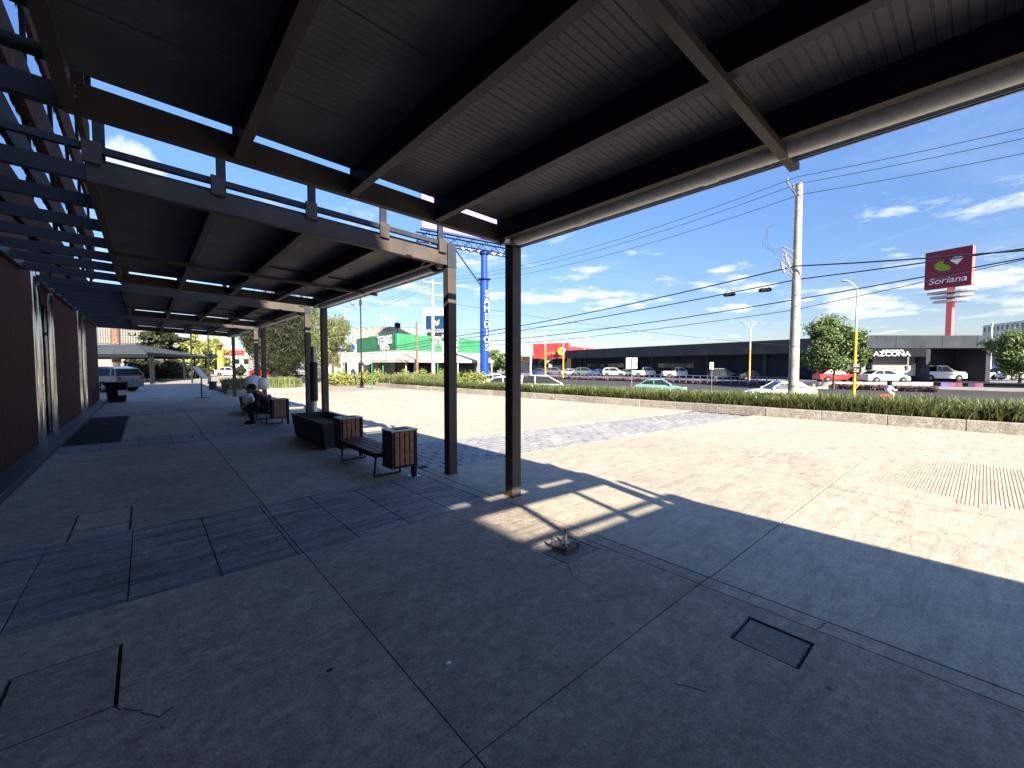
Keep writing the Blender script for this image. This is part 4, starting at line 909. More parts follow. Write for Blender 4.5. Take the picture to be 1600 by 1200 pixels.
# plaza lamp (black, tall) with round sign
p = spot(565, 30); t_ = thing('plaza_lamp', 'slim black park lamp with a hanging lantern beside the second canopy', 'street lamp', (p[0], p[1], 0), FACE)
MB().tube((0, 0, 0), (0, 0, .5), .14, .09, n=12).tube((0, 0, .5), (0, 0, hz(467, 30)), .055, .045, n=10).tube((0, 0, hz(478, 30)), (0, 0, hz(470, 30)), .09, n=10).make('pole', 'pole_black', t_, True)
MB().path([(0, 0, hz(467, 30)), (-.3, 0, hz(463, 30)), (-.55, 0, hz(468, 30))], .02, 6).make('arm', 'pole_black', t_); MB().ball((-.55, 0, hz(474, 30)), .16, 12, 8, (1, 1, 1.2)).make('lantern', 'insul', t_, True)
p = spot(574, 27.5); t_ = thing('round_sign', 'round white notice on a dark green post by the kerb corner', 'sign', (p[0] + .0, p[1], 0), FACE)
MB().tube((.3, 0, 0), (.3, 0, hz(558, 27.5)), .035).tube((.3, 0, hz(560, 27.5)), (0, 0, hz(560, 27.5)), .02).make('post', 'green_pole', t_)
dsk = MB().tube((0, -.02, hz(563, 27.5)), (0, .0, hz(563, 27.5)), .29, n=28).make('disc', 'letter_w', t_); text('SALIDA', .12, 'green_pole', t_, (0, -.024, hz(563, 27.5)), (rad(90), 0, 0), 'lettering', .003)
def blank_sign(px, d, y0, y1, w, base, lab, m='letter_w'):
    p = spot(px, d); z0 = hz(base, d); t_ = thing('road_sign', lab, 'road sign', (p[0], p[1], z0), FACE)
    MB().tube((0, 0, 0), (0, 0, hz(y0, d) - z0), .035).make('post', 'galv', t_); MB().box(-w / 2, w / 2, .036, .05, hz(y1, d) - z0, hz(y0 - 1, d) - z0).make('plate', m, t_)
    return t_
blank_sign(987, 27, 560, 576, .72, 610, 'blank white back of a square road sign above the hedge')
blank_sign(1112, 40, 567, 577, .36, 612, 'small narrow white sign back in front of the showroom')
blank_sign(1416, 50, 573, 579, .42, 604, 'small dark round-cornered sign before the white coupe', 'sign_black')

# ------------------------------------------------------------------ railing, verge and walls across the road
ra0, ra1 = spot(820, 96), spot(1246, 46.5)
t_ = thing('guard_railing', 'long blue-grey guard railing across the road', 'railing'); nseg = 52; za, zb = hz(581, 96), hz(590.5, 46.5); dv = Vector((ra1[0] - ra0[0], ra1[1] - ra0[1])) / nseg
for k in (0, 1):
    MB().tube((ra0[0], ra0[1], za - .42 * k), (ra1[0], ra1[1], zb - .42 * k), .045, n=8).make('rail', 'rail_blue', t_, True)
ps = MB().box(-.05, .05, -.05, .05, -1.0, .02).make('post', 'rail_blue', t_)
for i in range(nseg + 1):
    o = ps if i == 0 else ps.copy()
    if i: COL.objects.link(o); o.parent = t_
    o.location = (ra0[0] + dv.x * i, ra0[1] + dv.y * i, za + (zb - za) * i / nseg)
ra2 = spot(1452, 40)
def verge(n):
    f = rng.random(n); s = rng.random(n) * 1.6; dx, dy = ra2[0] - ra0[0], ra2[1] - ra0[1]; L = math.hypot(dx, dy)
    return np.stack([ra0[0] + dx * f + dy / L * -0 - 1.4 + s * .9, ra0[1] + dy * f - .3 * s, np.full(n, -1.02)], 1)
# purple planting follows the railing on its near side
def verge2(n):
    f = rng.random(n) ** .75; a, c = spot(820, 90), spot(1455, 41); s = rng.random(n) * 1.5
    return np.stack([a[0] + (c[0] - a[0]) * f - s * .9, a[1] + (c[1] - a[1]) * f - s * .4, np.full(n, -1.04)], 1)
o = blades('purple_verge', 26000, verge2, .35, .72, 'leaf_purple', 'purple-brown ground cover on the verge below the railing', .06, .8)
w0, w1 = spot(1246, 47), spot(1458, 44.5)
t_ = thing('retaining_wall', 'low cream retaining wall with a white coping before the dealership', 'wall')
MB().seg(w0, w1, -1.1, -.42, .3).make('wall', 'wall_cream', t_); MB().seg(w0, w1, -.419, -.24, .4, -.05).make('coping', 'letter_w', t_)
a, c = spot(1458, 44.5), spot(1750, 37)
t_ = thing('ramp_wall', 'dark low ramp wall with painted mural panels at the right', 'wall')
MB().seg(a, c, -1.1, -.75, .25).make('wall', 'mural_c', t_); MB().seg(a, c, -.25, -.12, .3, .3).make('coping', 'fascia_dark', t_); MB().seg(a, c, -1.1, -.26, .25, .4).make('back_wall', 'sign_black', t_)
for i, (x0, x1, m_) in enumerate(((1473, 1489, 'mural_a'), (1490, 1503, 'mural_b'), (1504, 1512, 'mural_b'), (1522, 1532, 'mural_c'), (1533, 1548, 'mural_b'))):
    f0_, f1_ = (x0 - 1458) / 292, (x1 - 1458) / 292; q = lambda f: (a[0] + (c[0] - a[0]) * f, a[1] + (c[1] - a[1]) * f)
    MB().seg(q(f0_), q(f1_), -1.05, -.20, -.06, -.01).make('mural_panel', m_, t_)

# ------------------------------------------------------------------ buildings across the road
def wall_quad(b, p0, p1, z0, z1, t=.3): b.seg(p0, p1, z0, z1, t)
# dark dealership: long receding wing and front wing
DB = 50.; B0, B1, B2 = spot(884, 100), spot(1352, DB), spot(1547, DB); ZT = hz(524.6, DB)
t_ = thing('dealership', 'long low charcoal car showroom with a deep fascia across the road', 'showroom')
u = Vector((B1[0] - B0[0], B1[1] - B0[1])).normalized(); nrm = Vector((-u.y, u.x)); 
if nrm.dot(Vector(B0[:2])) < 0: nrm = -nrm
def off(p, v, k): return (p[0] + v.x * k, p[1] + v.y * k)
fw = Vector((F2[0], F2[1]))
MB().seg(off(B0, nrm, 1.6), off(B1, nrm, 1.6), -.62, ZT - 1.9, .4, 0).make('side_wall', 'wall_dark', t_)
L = (Vector(B1[:2]) - Vector(B0[:2])).length; npn = 14
for i in range(npn):
    a = off(B0, u, L * i / npn + .02); c = off(B0, u, L * (i + 1) / npn - .02); MB().seg(a, c, ZT - 1.9, ZT, 2.2, -.3 if nrm.dot(Vector((-u.y, u.x))) > 0 else -1.9).make('fascia_panel', 'fascia_dark', t_)
for f in (.06, .09, .30, .42, .62, .78, .90): 
    a = off(off(B0, nrm, 1.35), u, L * f); c = off(a, u, .5); MB().seg(a, c, -.62, ZT - 1.9, .3).make('pilaster', 'fascia_dark', t_)
for f0_, f1_ in ((.10, .20), (.22, .30), (.45, .58)):
    a = off(off(B0, nrm, 1.5), u, L * f0_); c = off(off(B0, nrm, 1.5), u, L * f1_); o = MB().seg(a, c, 1.2, 2.0, .12).make('window', 'glass_dark', t_)
Lb = 195 * 56 / 650; r2 = Vector((R2[0], R2[1])); bnds = (1352, 1398, 1470, 1524, 1547)
for x0, x1 in zip(bnds[:-1], bnds[1:]): MB().seg(spot(x0 + .3, DB - .3), spot(x1 - .3, DB - .3), hz(544, DB), ZT + .01, 3.4).make('fascia_panel', 'fascia_dark', t_)
MB().seg(spot(1352, DB + 3.4), spot(1547, DB + 3.4), -.6, ZT - .5, .4).make('front_wall', 'wall_dark', t_)
MB().seg(spot(1352, DB + 3.9), spot(1547, DB + 3.9), ZT - .4, ZT - .2, 16).make('roof', 'fascia_dark', t_)
MB().seg(spot(1446, DB - .1), spot(1452.5, DB - .1), -.35, hz(544, DB) - .001, 2.6).make('pillar', 'fascia_dark', t_); MB().seg(spot(1539.5, DB - .1), spot(1547, DB - .1), -.35, hz(544, DB) - .001, 5).make('pillar', 'fascia_dark', t_)
MB().seg(spot(1345, DB + 1.3), spot(1445.5, DB + 1.3), hz(588, DB), hz(557, DB), .25).make('shaded_panel', 'wall_grey', t_)  # white wall coloured grey for the shadow on it
kq = DB / 650.; oq = spot(1386, DB + 1.2)
MB().prism([(0, 0), (58 * kq, 0), (58 * kq, 24 * kq), (53 * kq, 24 * kq)], lambda a_, b_, w: (oq[0] + R2[0] * a_ - F2[0] * w, oq[1] + R2[1] * a_ - F2[1] * w, hz(587.5, DB) + b_), 0, .05).make('sunlit_wedge', 'wall_white', t_)  # white shape painting the sunlit corner of that wall
MB().seg(spot(1246, DB - 3.0), spot(1549, DB - 4.6), -.9, -.34, 12).make('forecourt', 'lot_c', t_)
MB().seg(spot(1353, DB - .25), spot(1446, DB - .25), hz(557.5, DB), hz(544.2, DB), .12).make('sign_board', 'sign_black', t_)
tp = spot(1392, DB - .28); text('AZCONA', .76, 'letter_w', t_, (tp[0], tp[1], hz(553.3, DB)), (rad(90), 0, FACE), 'lettering', .04, 1.35, .012); text('automotriz', .36, 'letter_w', t_, (tp[0] + .1, tp[1] - .05, hz(547.6, DB)), (rad(90), 0, FACE), 'lettering', .04, 1.6)
# red supermarket with logo
t_ = thing('supermarket', 'red fronted supermarket with a yellow and cream emblem, far behind the cars', 'store')
S0, S1, S2 = spot(833, 118), spot(887, 112), spot(960, 150)
MB().seg(S0, S1, hz(560, 115), hz(537.5, 118), 1.2).make('front_sign_wall', 'red_wall', t_); MB().seg(off(S1, r2, .0), S2, hz(556, 112), hz(540, 118) - .4, .8).make('side_fascia', 'red_wall', t_)
MB().seg(off(S0, fw, 2), off(S1, fw, 2), -.6, hz(560, 115), .6).make('entrance_wall', 'wall_dark', t_)
b = MB(); q = [spot(x, 116) for x in np.linspace(853, 882, 13)]
for i in range(12):
    z0 = hz(567 - 7.5 * math.sin(math.pi * i / 12), 116); z1 = hz(567 - 7.5 * math.sin(math.pi * (i + 1) / 12), 116); b.tube((q[i][0], q[i][1], z0), (q[i + 1][0], q[i + 1][1], z1), .22, n=6)
b.make('entrance_arch', 'letter_w', t_); MB().seg(spot(857, 116.5), spot(876, 116.5), -.6, hz(568, 116), .2).make('entrance_glass', 'wall_grey', t_)
def blob2d(pts, org, w, mname, parent, name, z0, sc, rz=FACE, th=.1):
    ux = (math.cos(rz), math.sin(rz)); fx = (-math.sin(rz), math.cos(rz))
    return MB().prism(pts, lambda a_, b_, w_: (org[0] + ux[0] * a_ * sc - fx[0] * w_, org[1] + ux[1] * a_ * sc - fx[1] * w_, z0 + b_ * sc), w, w + th).make(name, mname, parent)
def crescent(): 
    o = [(.55 * math.cos(q), .62 * math.sin(q)) for q in np.linspace(rad(75), rad(320), 20)]; i_ = [(.42 + .40 * math.cos(q), .12 + .36 * math.sin(q)) for q in np.linspace(rad(270), rad(110), 12)]
    return o + i_
S15 = spot(876, 113)
blob2d(crescent(), S15, .5, 'logo_yellow', t_, 'emblem', hz(549, 113), 1.6); blob2d([(.33 * math.cos(q), .38 * math.sin(q)) for q in np.linspace(0, 6.1, 16)], spot(883, 113), .5, 'logo_cream', t_, 'emblem', hz(547.5, 113), 1.5)
text('Soriana', 1.5, 'green_pole', t_, (*spot(863, 113.4)[:2], hz(551, 113)), (rad(90), 0, FACE), 'lettering', .1)
t_ = thing('arch_hall', 'white vaulted hall left of the red supermarket', 'building')
b = MB(); org = spot(820, 120); rr = 3.0
for k in range(12):
    q0, q1 = math.pi * k / 12, math.pi * (k + 1) / 12; f_ = lambda q, w: (org[0] + R2[0] * math.cos(q) * rr + F2[0] * w, org[1] + R2[1] * math.cos(q) * rr + F2[1] * w, 2.2 + 2.9 * math.sin(q))
    b.quad(f_(q0, 0), f_(q1, 0), f_(q1, 18), f_(q0, 18))
    for (ra_, rb_) in ((rr, rr * .8),):
        g_ = lambda q, r_: (org[0] + R2[0] * math.cos(q) * r_, org[1] + R2[1] * math.cos(q) * r_, 2.2 + 2.9 * r_ / rr * math.sin(q)); b.quad(g_(q0, ra_), g_(q1, ra_), g_(q1, rb_), g_(q0, rb_))
b.make('vault', 'wall_white', t_); MB().seg(spot(803, 120.5), spot(836, 120.5), -.6, 2.2, .4).make('wall', 'wall_dark', t_)

# tall pylon sign
d = 85; pc = spot(1480, d); t_ = thing('pylon_sign', 'tall red supermarket pylon sign with green leaf and white drop emblem', 'pylon sign', (pc[0], pc[1], -.6))
az = rad(-26) + YAW; ux = Vector((math.sin(az), math.cos(az))); fn = Vector((-ux.y, ux.x))      # ux points away to the left
sp = lambda a_, w, z: (ux.x * a_ + fn.x * w, ux.y * a_ + fn.y * w, z)
zb_, zt_ = hz(450, d) + .6, hz(391.5, d) + .6; hw_ = 3.45
b = MB(); mk_ = lambda b, a0, a1, w0_, w1_, z0, z1: b.add([sp(a0, w0_, z0), sp(a1, w0_, z0), sp(a1, w1_, z0), sp(a0, w1_, z0), sp(a0, w0_, z1), sp(a1, w0_, z1), sp(a1, w1_, z1), sp(a0, w1_, z1)], [(0, 3, 2, 1), (4, 5, 6, 7), (0, 1, 5, 4), (1, 2, 6, 5), (2, 3, 7, 6), (3, 0, 4, 7)])
mk_(b, -2.95, 3.95, -.6, .6, zb_, zt_).make('sign_box', 'sign_red_shaded', t_)
mk_(MB(), -.45, .45, -.55, .55, 0, zb_).make('mast', 'sign_red_sunlit', t_)
mk_(MB(), -3.01, -2.955, -.56, .56, zb_ + .05, zt_ - .05).make('sunlit_side_panel', 'sign_red_sunlit', t_)  # sheet in the brighter red for sun on the sign's edge
for i, (w_, z) in enumerate(((3.7, zb_ - 1.1), (3.2, zb_ - 2.05), (2.7, zb_ - 3.0))):
    b = MB(); n = 24; vs = [sp(w_ * math.cos(q), 1.5 * math.sin(q), z + dz) for dz in (0, .42) for q in np.linspace(0, 2 * math.pi, n, endpoint=False)]
    b.add(vs, [tuple(range(n))[::-1], tuple(range(n, 2 * n))] + [(k, (k + 1) % n, n + (k + 1) % n, n + k) for k in range(n)]).make('oval_ring', 'logo_grey', t_)
rzs = math.atan2(-ux.y, -ux.x); zm = (zb_ + zt_) / 2; orgL = (fn.x * 0, fn.y * 0); sgn = 1
face_n = Vector((math.sin(rzs), -math.cos(rzs)))
def on_face(a_, z): return (-ux.x * a_ + face_n.x * .64, -ux.y * a_ + face_n.y * .64, z)
def decal(pts, a0, z0, sc, m_, nm):
    return MB().prism(pts, lambda p_, q_, w: tuple(Vector(on_face(a0 + p_ * sc, z0 + q_ * sc)) + Vector((face_n.x, face_n.y, 0)) * w), -.03, .04).make(nm, m_, t_)
decal([(.6, .88), (.1, .85), (-.45, .7), (-.85, .35), (-1.0, 0), (-.85, -.4), (-.5, -.8), (0, -1.0), (.6, -1.0), (1.0, -.85), (1.05, -.5), (.8, -.15), (.4, 0), (.15, .15), (.1, .4), (.25, .65)], -1.3, zm + .8, 1.2, 'logo_green', 'leaf_emblem')
decal([(-1, .25), (-.75, .7), (-.2, .9), (.3, .9), (.8, .75), (1, .35), (.7, -.05), (.1, -.85), (-.3, -.4), (-.8, 0)], .75, zm + 1.25, .9, 'letter_w', 'drop_emblem')
text('Soriana', 1.75, 'letter_w', t_, on_face(-.5, zm - 2.35), (rad(90), 0, rzs), 'lettering', .03, 1.08, .004, shear=.2)

# white hotel far right
t_ = thing('hotel', 'white six-storey hotel with dark windows far at the right', 'hotel'); d = 150
MB().seg(spot(1532, d), spot(1606, d - 20), -.6, hz(509, d), 14).make('wall', 'wall_white', t_)
hv = Vector(spot(1606, d - 20)[:2]) - Vector(spot(1532, d)[:2]); Lh = hv.length; hv.normalize(); nn = Vector((-hv.y, hv.x)); 
if nn.dot(fw) > 0: nn = -nn
wp = None
for fl in range(5):
    for k in range(10):
        a = off(off(spot(1532, d), hv, Lh * (k + .25) / 10), nn, .0); c = off(a, hv, Lh * .05); z0 = hz(512.5, d) - 1.6 - fl * 3.0
        MB().seg(a, c, z0, z0 + 1.7, .16, -.08 if nn.dot(Vector((-hv.y, hv.x))) < 0 else .0).make('window', 'glass_dark', t_)
upole(1546, 75, 600, 505, 'pole_white', 'white utility pole with wires in front of the hotel', .2, ((508, 1.4, 0),))
# backdrop of low buildings to close the horizon
rb = random.Random(3)
hm = ('wall_cream', 'wall_white', 'wall_grey', 'brownband')
for i in range(15):
    px = (700 + i * 22) if i < 8 else (1500 + (i - 8) * 40); d = 175 + rb.random() * 60; w = 14 + rb.random() * 16; h = 4.5 + rb.random() * 2.5; p = spot(px, d)
    lab_ = 'low %s house on the horizon, %s' % (('cream', 'white', 'grey', 'brown')[i % 4], ('behind the green restaurant', 'left of the blue mast', 'right of the blue mast', 'behind the near column', 'left of the white vault', 'behind the white vault', 'behind the supermarket', 'past the supermarket', 'behind the hotel', 'right of the hotel', 'past the right tree', 'beyond the right tree', 'far along the road', 'last before the road bends', 'at the end of the road')[i])
    t_ = thing('far_house', lab_, 'house', (p[0], p[1], -.6), FACE, 'low houses on the horizon'); MB().box(-w / 2, w / 2, 0, 9, 0, h).make('wall', hm[i % 4], t_); MB().box(-w / 2 - .3, w / 2 + .3, -.3, 9.3, h, h + .35).make('roof', 'wall_grey', t_)
    for k in range(3): MB().box(-w / 3 + k * w / 3.2 - .8, -w / 3 + k * w / 3.2 + .8, -.08, -.01, 1.2, 2.8).make('window', 'glass_dark', t_)
for i, (px, d, top) in enumerate(((795, 100, 545), (1010, 190, 560), (735, 120, 552), (770, 110, 548))):
    T(px, d, 592, top, 34, 3000, 'leaf_tree', ('green tree behind the near column', 'far tree above the showroom roof', 'green tree behind the restaurant', 'small tree right of the blue mast')[i], th=.15, size=.5)

# green restaurant
A0, A1, A2 = spot(558, 70), spot(621, 58), spot(752, 74); t_ = thing('restaurant', 'green fascia restaurant with a wide cream verandah roof', 'restaurant')
gz0, gz1 = hz(549, 58), hz(521, 58)
MB().seg(A0, A1, gz0, gz1, .4).make('green_fascia', 'green_wall', t_); MB().seg(A1, A2, gz0, gz1, .4).make('green_fascia', 'green_wall', t_)
MB().seg(off(A0, fw, .6), off(A1, fw, .6), -.6, gz0, .4).make('wall', 'wall_grey', t_); MB().seg(off(A1, fw, .6), off(A2, fw, .6), -.6, gz0, .4).make('wall', 'wall_grey', t_)
for x0, x1, p_, q_ in ((.10, .34, A0, A1), (.40, .62, A0, A1), (.68, .93, A0, A1), (.07, .16, A1, A2), (.20, .42, A1, A2), (.48, .62, A1, A2), (.68, .9, A1, A2)):
    v_ = Vector((q_[0] - p_[0], q_[1] - p_[1])); a = off(off(p_, v_, x0), fw, .45); c = off(off(p_, v_, x1), fw, .45); w_ = MB().seg(a, c, .1, 2.0, .1).make('window', 'glass_dark', t_)
    MB().seg(a, c, 2.001, 2.1, .13, -.02).make('frame', 'wall_cream', w_)
E0, E1, E2 = spot(505, 60), spot(640, 47.5), spot(772, 62); ze = hz(563, 47.5); zr = gz0 + .05
for (p_, q_, r_, s_) in ((E0, E1, A1, A0), (E1, E2, A2, A1)):
    n_ = 9
    for k in range(n_):
        l = lambda A, B, f: Vector((A[0] + (B[0] - A[0]) * f, A[1] + (B[1] - A[1]) * f)); f0_, f1_ = k / n_ + .002, (k + 1) / n_ - .002
        a, c, e, g_ = l(p_, q_, f0_), l(p_, q_, f1_), l(s_, r_, f1_), l(s_, r_, f0_)
        b = MB(); b.add([(a.x, a.y, ze), (c.x, c.y, ze), (e.x, e.y, zr), (g_.x, g_.y, zr), (a.x, a.y, ze + .1), (c.x, c.y, ze + .1), (e.x, e.y, zr + .1), (g_.x, g_.y, zr + .1)], [(0, 3, 2, 1), (4, 5, 6, 7), (0, 1, 5, 4), (1, 2, 6, 5), (2, 3, 7, 6), (3, 0, 4, 7)])
        b.make('roof_sheet', 'roof_white', t_)
    MB().seg(p_, q_, ze - .22, ze - .005, .15).make('eave', 'roof_white', t_)
    for k in range(5):
        a = l(p_, q_, .04 + k * .23); MB().tube((a.x + fw.x * .4, a.y + fw.y * .4, -.6), (a.x + fw.x * .4, a.y + fw.y * .4, ze - .01), .09, n=8).make('post', 'green_pole' if k % 2 else 'wall_cream', t_)
pbl = MB().seg(spot(513, 59), spot(531, 58), -.1, hz(568, 58), .2).make('menu_board', 'letter_w', t_)
rzl = math.atan2(A1[1] - A0[1], A1[0] - A0[0]); rzr = math.atan2(A2[1] - A1[1], A2[0] - A1[0])
def sgn_at(p_, q_, f, z, s, size, rz_):
    v_ = Vector((q_[0] - p_[0], q_[1] - p_[1])); a = off(p_, v_, f); n_ = Vector((math.sin(rz_), -math.cos(rz_))); a = off(a, n_, .12)
    text(s, size, 'letter_w', t_, (a[0], a[1], z), (rad(90), 0, rz_), 'lettering', .06, 1.0, .012)
sgn_at(A0, A1, .74, hz(531.5, 60), 'TEXAS', 1.75, rzl); sgn_at(A0, A1, .74, hz(541.5, 60), 'RIBS', 1.7, rzl)
sgn_at(A1, A2, .52, hz(534, 64), 'TEXAS', 2.0, rzr); sgn_at(A1, A2, .56, hz(543, 64), 'RIBS', 2.0, rzr)
# cream block behind it, with rooftop clutter
t_ = thing('cream_block', 'cream block with faded lettering rising behind the green restaurant', 'building')
MB().seg(spot(555, 78), spot(612, 74), -.6, hz(512, 75), 8).make('wall', 'wall_cream', t_); MB().seg(spot(553, 77.8), spot(556.5, 77.8), -.6, hz(513, 75), 1).make('pier', 'wall_white', t_)
q = spot(590, 75); text('SALON DE EVENTOS', .9, 'wood_d', t_, (q[0] - fw.x * 1.0, q[1] - fw.y * 1.0, hz(515, 75)), (rad(90), 0, FACE + rad(-8)), 'lettering', .02)
b = MB()
for i in range(3):
    q = spot(598 + i * 7, 76); b.tube((q[0], q[1], hz(512, 76)), (q[0], q[1], hz(492 + i * 3, 76)), .05)
    for k in range(2): b.box(q[0] - .5, q[0] + .5, q[1] - .1, q[1] + .1, hz(494 + i * 3 + k * 3, 76), hz(492.6 + i * 3 + k * 3, 76))
b.make('antenna', 'insul', t_)
q = spot(622, 72); MB().tube((q[0], q[1], 5), (q[0], q[1], hz(502, 72)), .06).box(q[0] - .45, q[0] + .45, q[1] - .2, q[1] + .2, hz(513, 72), hz(505, 72)).make('vent_stack', 'sign_black', t_)
# tower sign behind
t_ = thing('tower_sign', 'tall dark blue dealer sign in a white frame behind the white pole', 'sign tower'); d = 95
MB().seg(spot(663, d), spot(696, d), hz(522, d), hz(482, d), 1.4).make('frame', 'wall_white', t_); MB().seg(spot(667, d), spot(694, d), hz(521, d), hz(494, d), .3, -.35).make('panel', 'sign_blue', t_)
MB().seg(spot(668, d + 1), spot(690, d + 1), -.6, hz(522, d), .8).make('base', 'wall_white', t_)
q = spot(680.5, d - .45); text('JAECOO', 1.05, 'letter_w', t_, (q[0], q[1], hz(517.5, d)), (rad(90), 0, FACE), 'lettering', .03)
for k in range(2):
    q = spot(683, d - .4); blob2d([(-.5, .3), (0, -.25), (.5, .3), (.5, .5), (0, 0), (-.5, .5)], q, 0, 'letter_w', t_, 'chevron', hz(504 + 4 * k, d), 1.2)
# blue band store at left
t_ = thing('corner_store', 'low white store with a blue lettered band behind the thin tree', 'store'); d = 80
MB().seg(spot(505, d), spot(558, d - 2), -.6, hz(533, d), 6).make('wall', 'wall_white', t_); MB().seg(spot(516, d - .5), spot(556, d - 2.5), hz(546, d), hz(540, d), .3, -.35).make('blue_band', 'blue_col', t_)
q = spot(536, d - 2.6); text('1 GB4', .8, 'letter_w', t_, (q[0], q[1], hz(543, d)), (rad(90), 0, FACE), 'lettering', .02)
t_ = thing('roof_billboard', 'black square roof sign with a white star figure behind the thin tree', 'billboard'); d = 78
MB().seg(spot(517, d), spot(538, d), hz(535, d), hz(515, d), .4).make('panel', 'sign_black', t_); q = spot(527.5, d - .1)
text('SONIC', .9, 'letter_w', t_, (q[0], q[1], hz(518.5, d)), (rad(90), 0, FACE), 'lettering', .02); blob2d([((.5 if k % 2 else 1.) * math.sin(k * math.pi / 5), (.5 if k % 2 else 1.) * math.cos(k * math.pi / 5)) for k in range(10)], q, 0, 'letter_w', t_, 'star', hz(527, d), .65)
MB().tube((*spot(522, d + .5)[:2], 3.5), (*spot(522, d + .5)[:2], hz(534, d)), .1).tube((*spot(533, d + .5)[:2], 3.5), (*spot(533, d + .5)[:2], hz(534, d)), .1).make('leg', 'galv', t_)

# unipole billboard
d = 55; p = spot(757, d); zb0_ = -.6; t_ = thing('unipole_billboard', 'huge blue unipole mast with vertical white lettering and a trussed billboard deck', 'billboard mast', (p[0], p[1], -.6), FACE)
H = hz(399, d) + .6; MB().tube((0, 0, 0), (0, 0, H * .80), .58, .55, n=28).tube((0, 0, H * .80), (0, 0, H), .42, .42, n=24).make('mast', 'blue_col', t_, True)
MB().tube((0, 0, H * .80), (0, 0, H * .80 + .12), .85, n=24).tube((0, 0, H - .1), (0, 0, H + .25), .62, n=24).make('flange', 'blue_truss', t_)
for i, ch in enumerate('SAMEDIOS'): text(ch, 1.15, 'letter_w', t_, (.34, -.60, H * .80 - 1.9 - i * 1.0), (rad(90), 0, rad(32)), 'lettering', .03)
b = MB(); tz = H + .3; dirv = Vector((-.82, -.55)).normalized(); 
def tp_(s, w, z): return (dirv.x * s - dirv.y * w, dirv.y * s + dirv.x * w, z)
S_A, S_B = -4, 9
for w_ in (-.6, .6):
    for z in (tz, tz + 1.1): b.tube(tp_(S_A, w_, z), tp_(S_B, w_, z), .09, n=6)
    for k in range(13): b.tube(tp_(S_A + k, w_, tz if k % 2 else tz + 1.1), tp_(S_A + k + 1, w_, tz + 1.1 if k % 2 else tz), .045, n=5)
for k in range(14): b.tube(tp_(S_A + k, -.6, tz), tp_(S_A + k, .6, tz), .05, n=5)
b.tube((0, 0, H * .72), tp_(4.5, 0, tz), .09, n=6); b.make('truss', 'blue_truss', t_)
b = MB()
for w_ in (-.75,): 
    for k in range(10): b.box(*(lambda q: (q[0] - .25, q[0] + .25, q[1] - .25, q[1] + .25))(tp_(S_A + 1 + k * 1.15, w_, 0)), tz - .05, tz + .3)
b.make('floodlight', 'letter_w', t_)
pn = MB(); a_, c_ = tp_(S_A, .9, 0), tp_(S_B, .9, 0); pn.seg(a_, c_, tz + 1.2, tz + 7.5, .25); pn.make('poster_panel', 'purple', t_)
b = MB(); [b.path([(-1.3, 0, z), (-.9, 0, z + .1), (-.45, 0, z)], .04, 5) for z in (H * .95, H * 1.12)]; b.make('step_iron', 'blue_truss', t_)

# tent pavilion with planter walls on the left
t_ = thing('tent_pavilion', 'grey hipped tent pavilion on dark posts past the end of the building', 'pavilion'); d = 40
x0, x1 = -6.0, 7.3; y0, y1 = 33.2, 50.0; ze = 2.75; zr_ = 4.3
c = [(spot(110, 34)), (spot(232, 36)), (spot(334, 58)), (spot(150, 60))]
cx_ = sum(q[0] for q in c) / 4; cy_ = sum(q[1] for q in c) / 4; ri = [(c[0][0] * .45 + c[3][0] * .3 + cx_ * .25, c[0][1] * .45 + c[3][1] * .3 + cy_ * .25), (c[1][0] * .6 + cx_ * .4, c[1][1] * .6 + cy_ * .4), (c[2][0] * .45 + cx_ * .55, c[2][1] * .45 + cy_ * .55)]
ze2 = [hz(553, 34), hz(553.5, 36), hz(558, 58), hz(558, 60)]
zr_ = hz(537, 38)
rp = [(*spot(205, 39)[:2], zr_), (*spot(215, 44)[:2], zr_)]
b = MB(); V_ = [(q[0], q[1], z) for q, z in zip(c, ze2)]
b.add(V_ + [(*spot(140, 40)[:2], zr_), (*spot(212, 39)[:2], zr_)], [(0, 1, 5, 4), (1, 2, 5), (2, 3, 4, 5), (3, 0, 4)]); b.make('roof', 'tent', t_)
for i in range(3): MB().seg(c[i], c[i + 1], ze2[i + 1] - .30, ze2[i + 1] - .02, .08).make('valance', 'sign_black', t_)
for px, dd in ((236, 35.6), (240, 37), (288, 45), (300, 56), (305, 50), (322, 57)): q = spot(px, dd); MB().tube((q[0], q[1], -.02), (q[0], q[1], hz(557, dd)), .09, n=8).make('post', 'sign_black', t_)
for i, (a_, c_, l) in enumerate((((200, 45), (236, 45), 'white planter wall behind the grey SUV'), ((241, 46), (287, 46), 'white planter wall under the tent, middle one'), ((304, 52), (319, 52), 'short white planter wall at the right of the tent'))):
    t2 = thing('planter_wall', l, 'planter', (0, 0, 0), 0, 'white planter walls under the tent'); a, c2 = spot(*a_), spot(*c_); MB().seg(a, c2, -.02, hz(591.5, a_[1]), .5).make('wall', 'wall_white', t2, bevel=.02)
    n = 2500; f = rng.random(n)[:, None]; P = np.array([a[0], a[1], 0]) * (1 - f) + np.array([c2[0], c2[1], 0]) * f + rng.normal(size=(n, 3)) * .25; P[:, 2] = hz(591, a_[1]) + np.abs(rng.normal(size=n)) * .45; P[:, :2] += fw[:] if False else np.array([F2[0], F2[1]]) * .25
    V, F = leaves(P, .16, 1.6); npmesh('foliage', V, F, 'leaf_dark', t2)
t_ = thing('lattice_building', 'pale building with a white lattice screen above the tent', 'building'); d = 70
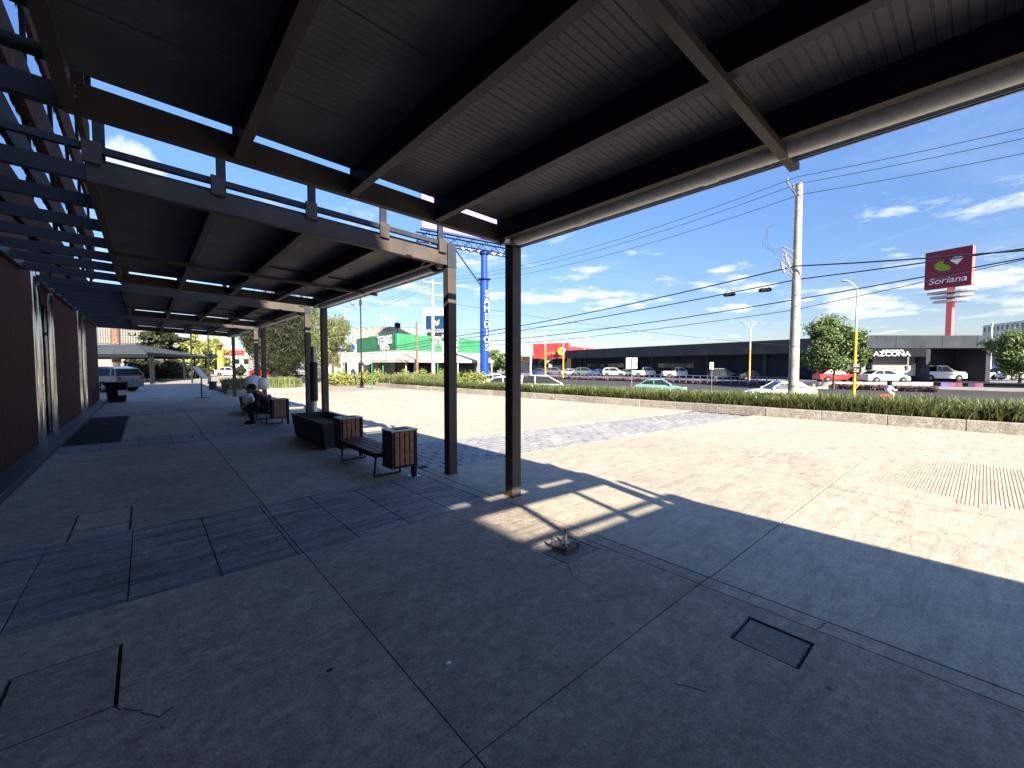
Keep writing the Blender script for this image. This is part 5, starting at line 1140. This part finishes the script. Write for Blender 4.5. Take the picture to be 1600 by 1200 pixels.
MB().seg(spot(120, d), spot(234, d), 0, hz(512, d), 5).make('wall', 'wall_grey', t_)
b = MB()
for k in range(22):
    q = spot(150 + k * 3.9, d - .3); b.box(q[0] - .05, q[0] + .05, q[1] - .05, q[1] + .05, hz(536, d), hz(508, d))
for k in range(7): b.seg(spot(150, d - .3), spot(234, d - .3), hz(535 - k * 4, d), hz(535 - k * 4, d) + .12, .08)
b.make('lattice', 'insul', t_)
t_ = thing('white_house', 'white house with a red roof sign seen between the far columns', 'house'); d = 88
MB().seg(spot(335, d), spot(405, d), 0, hz(540, d), 6).make('wall', 'wall_white', t_); MB().seg(spot(348, d - .2), spot(382, d - .2), hz(555, d), hz(547, d), .2).make('red_sign', 'ad_red', t_)
for k in range(4): MB().seg(spot(340 + k * 14, d - .1), spot(347 + k * 14, d - .1), hz(568, d), hz(561, d), .15, -.1).make('window', 'glass_dark', t_)
MB().seg(spot(340, 70), spot(348, 70), -.1, hz(548, 70), .3).make('orange_kiosk', 'ad_orange', t_)
t_ = thing('street_lamp', 'old park lamp with a round shade beyond the tent', 'street lamp', spot(327, 36), FACE)
MB().tube((0, 0, 0), (0, 0, hz(520, 36)), .06, .05).tube((0, 0, 0), (0, 0, .6), .16, .09).make('pole', 'pole_black', t_); MB().ball((-.02, 0, hz(553, 36)), .28, 14, 8, (1.2, 1.2, .7)).ball((.45, 0, hz(557, 36)), .3, 14, 8, (1.1, 1.1, .5)).make('shade', 'pole_black', t_, True)
t_ = thing('street_lamp', 'plain dark lamp pole in front of the yellow trees', 'street lamp', spot(300, 38), FACE); MB().tube((0, 0, 0), (0, 0, hz(500, 38)), .07, .06).make('pole', 'pole_black', t_)
t_ = thing('concrete_pedestal', 'dark square pedestal at the corner of the left planting bed', 'bollard', spot(332, 27.5), FACE); MB().box(-.16, .16, -.16, .16, 0, .5).make('block', 'planter_m', t_, bevel=.02); MB().box(-.19, .19, -.19, .19, .5, .55).make('cap', 'planter_m', t_)
# trunks of the casuarinas that stand clear of their crowns
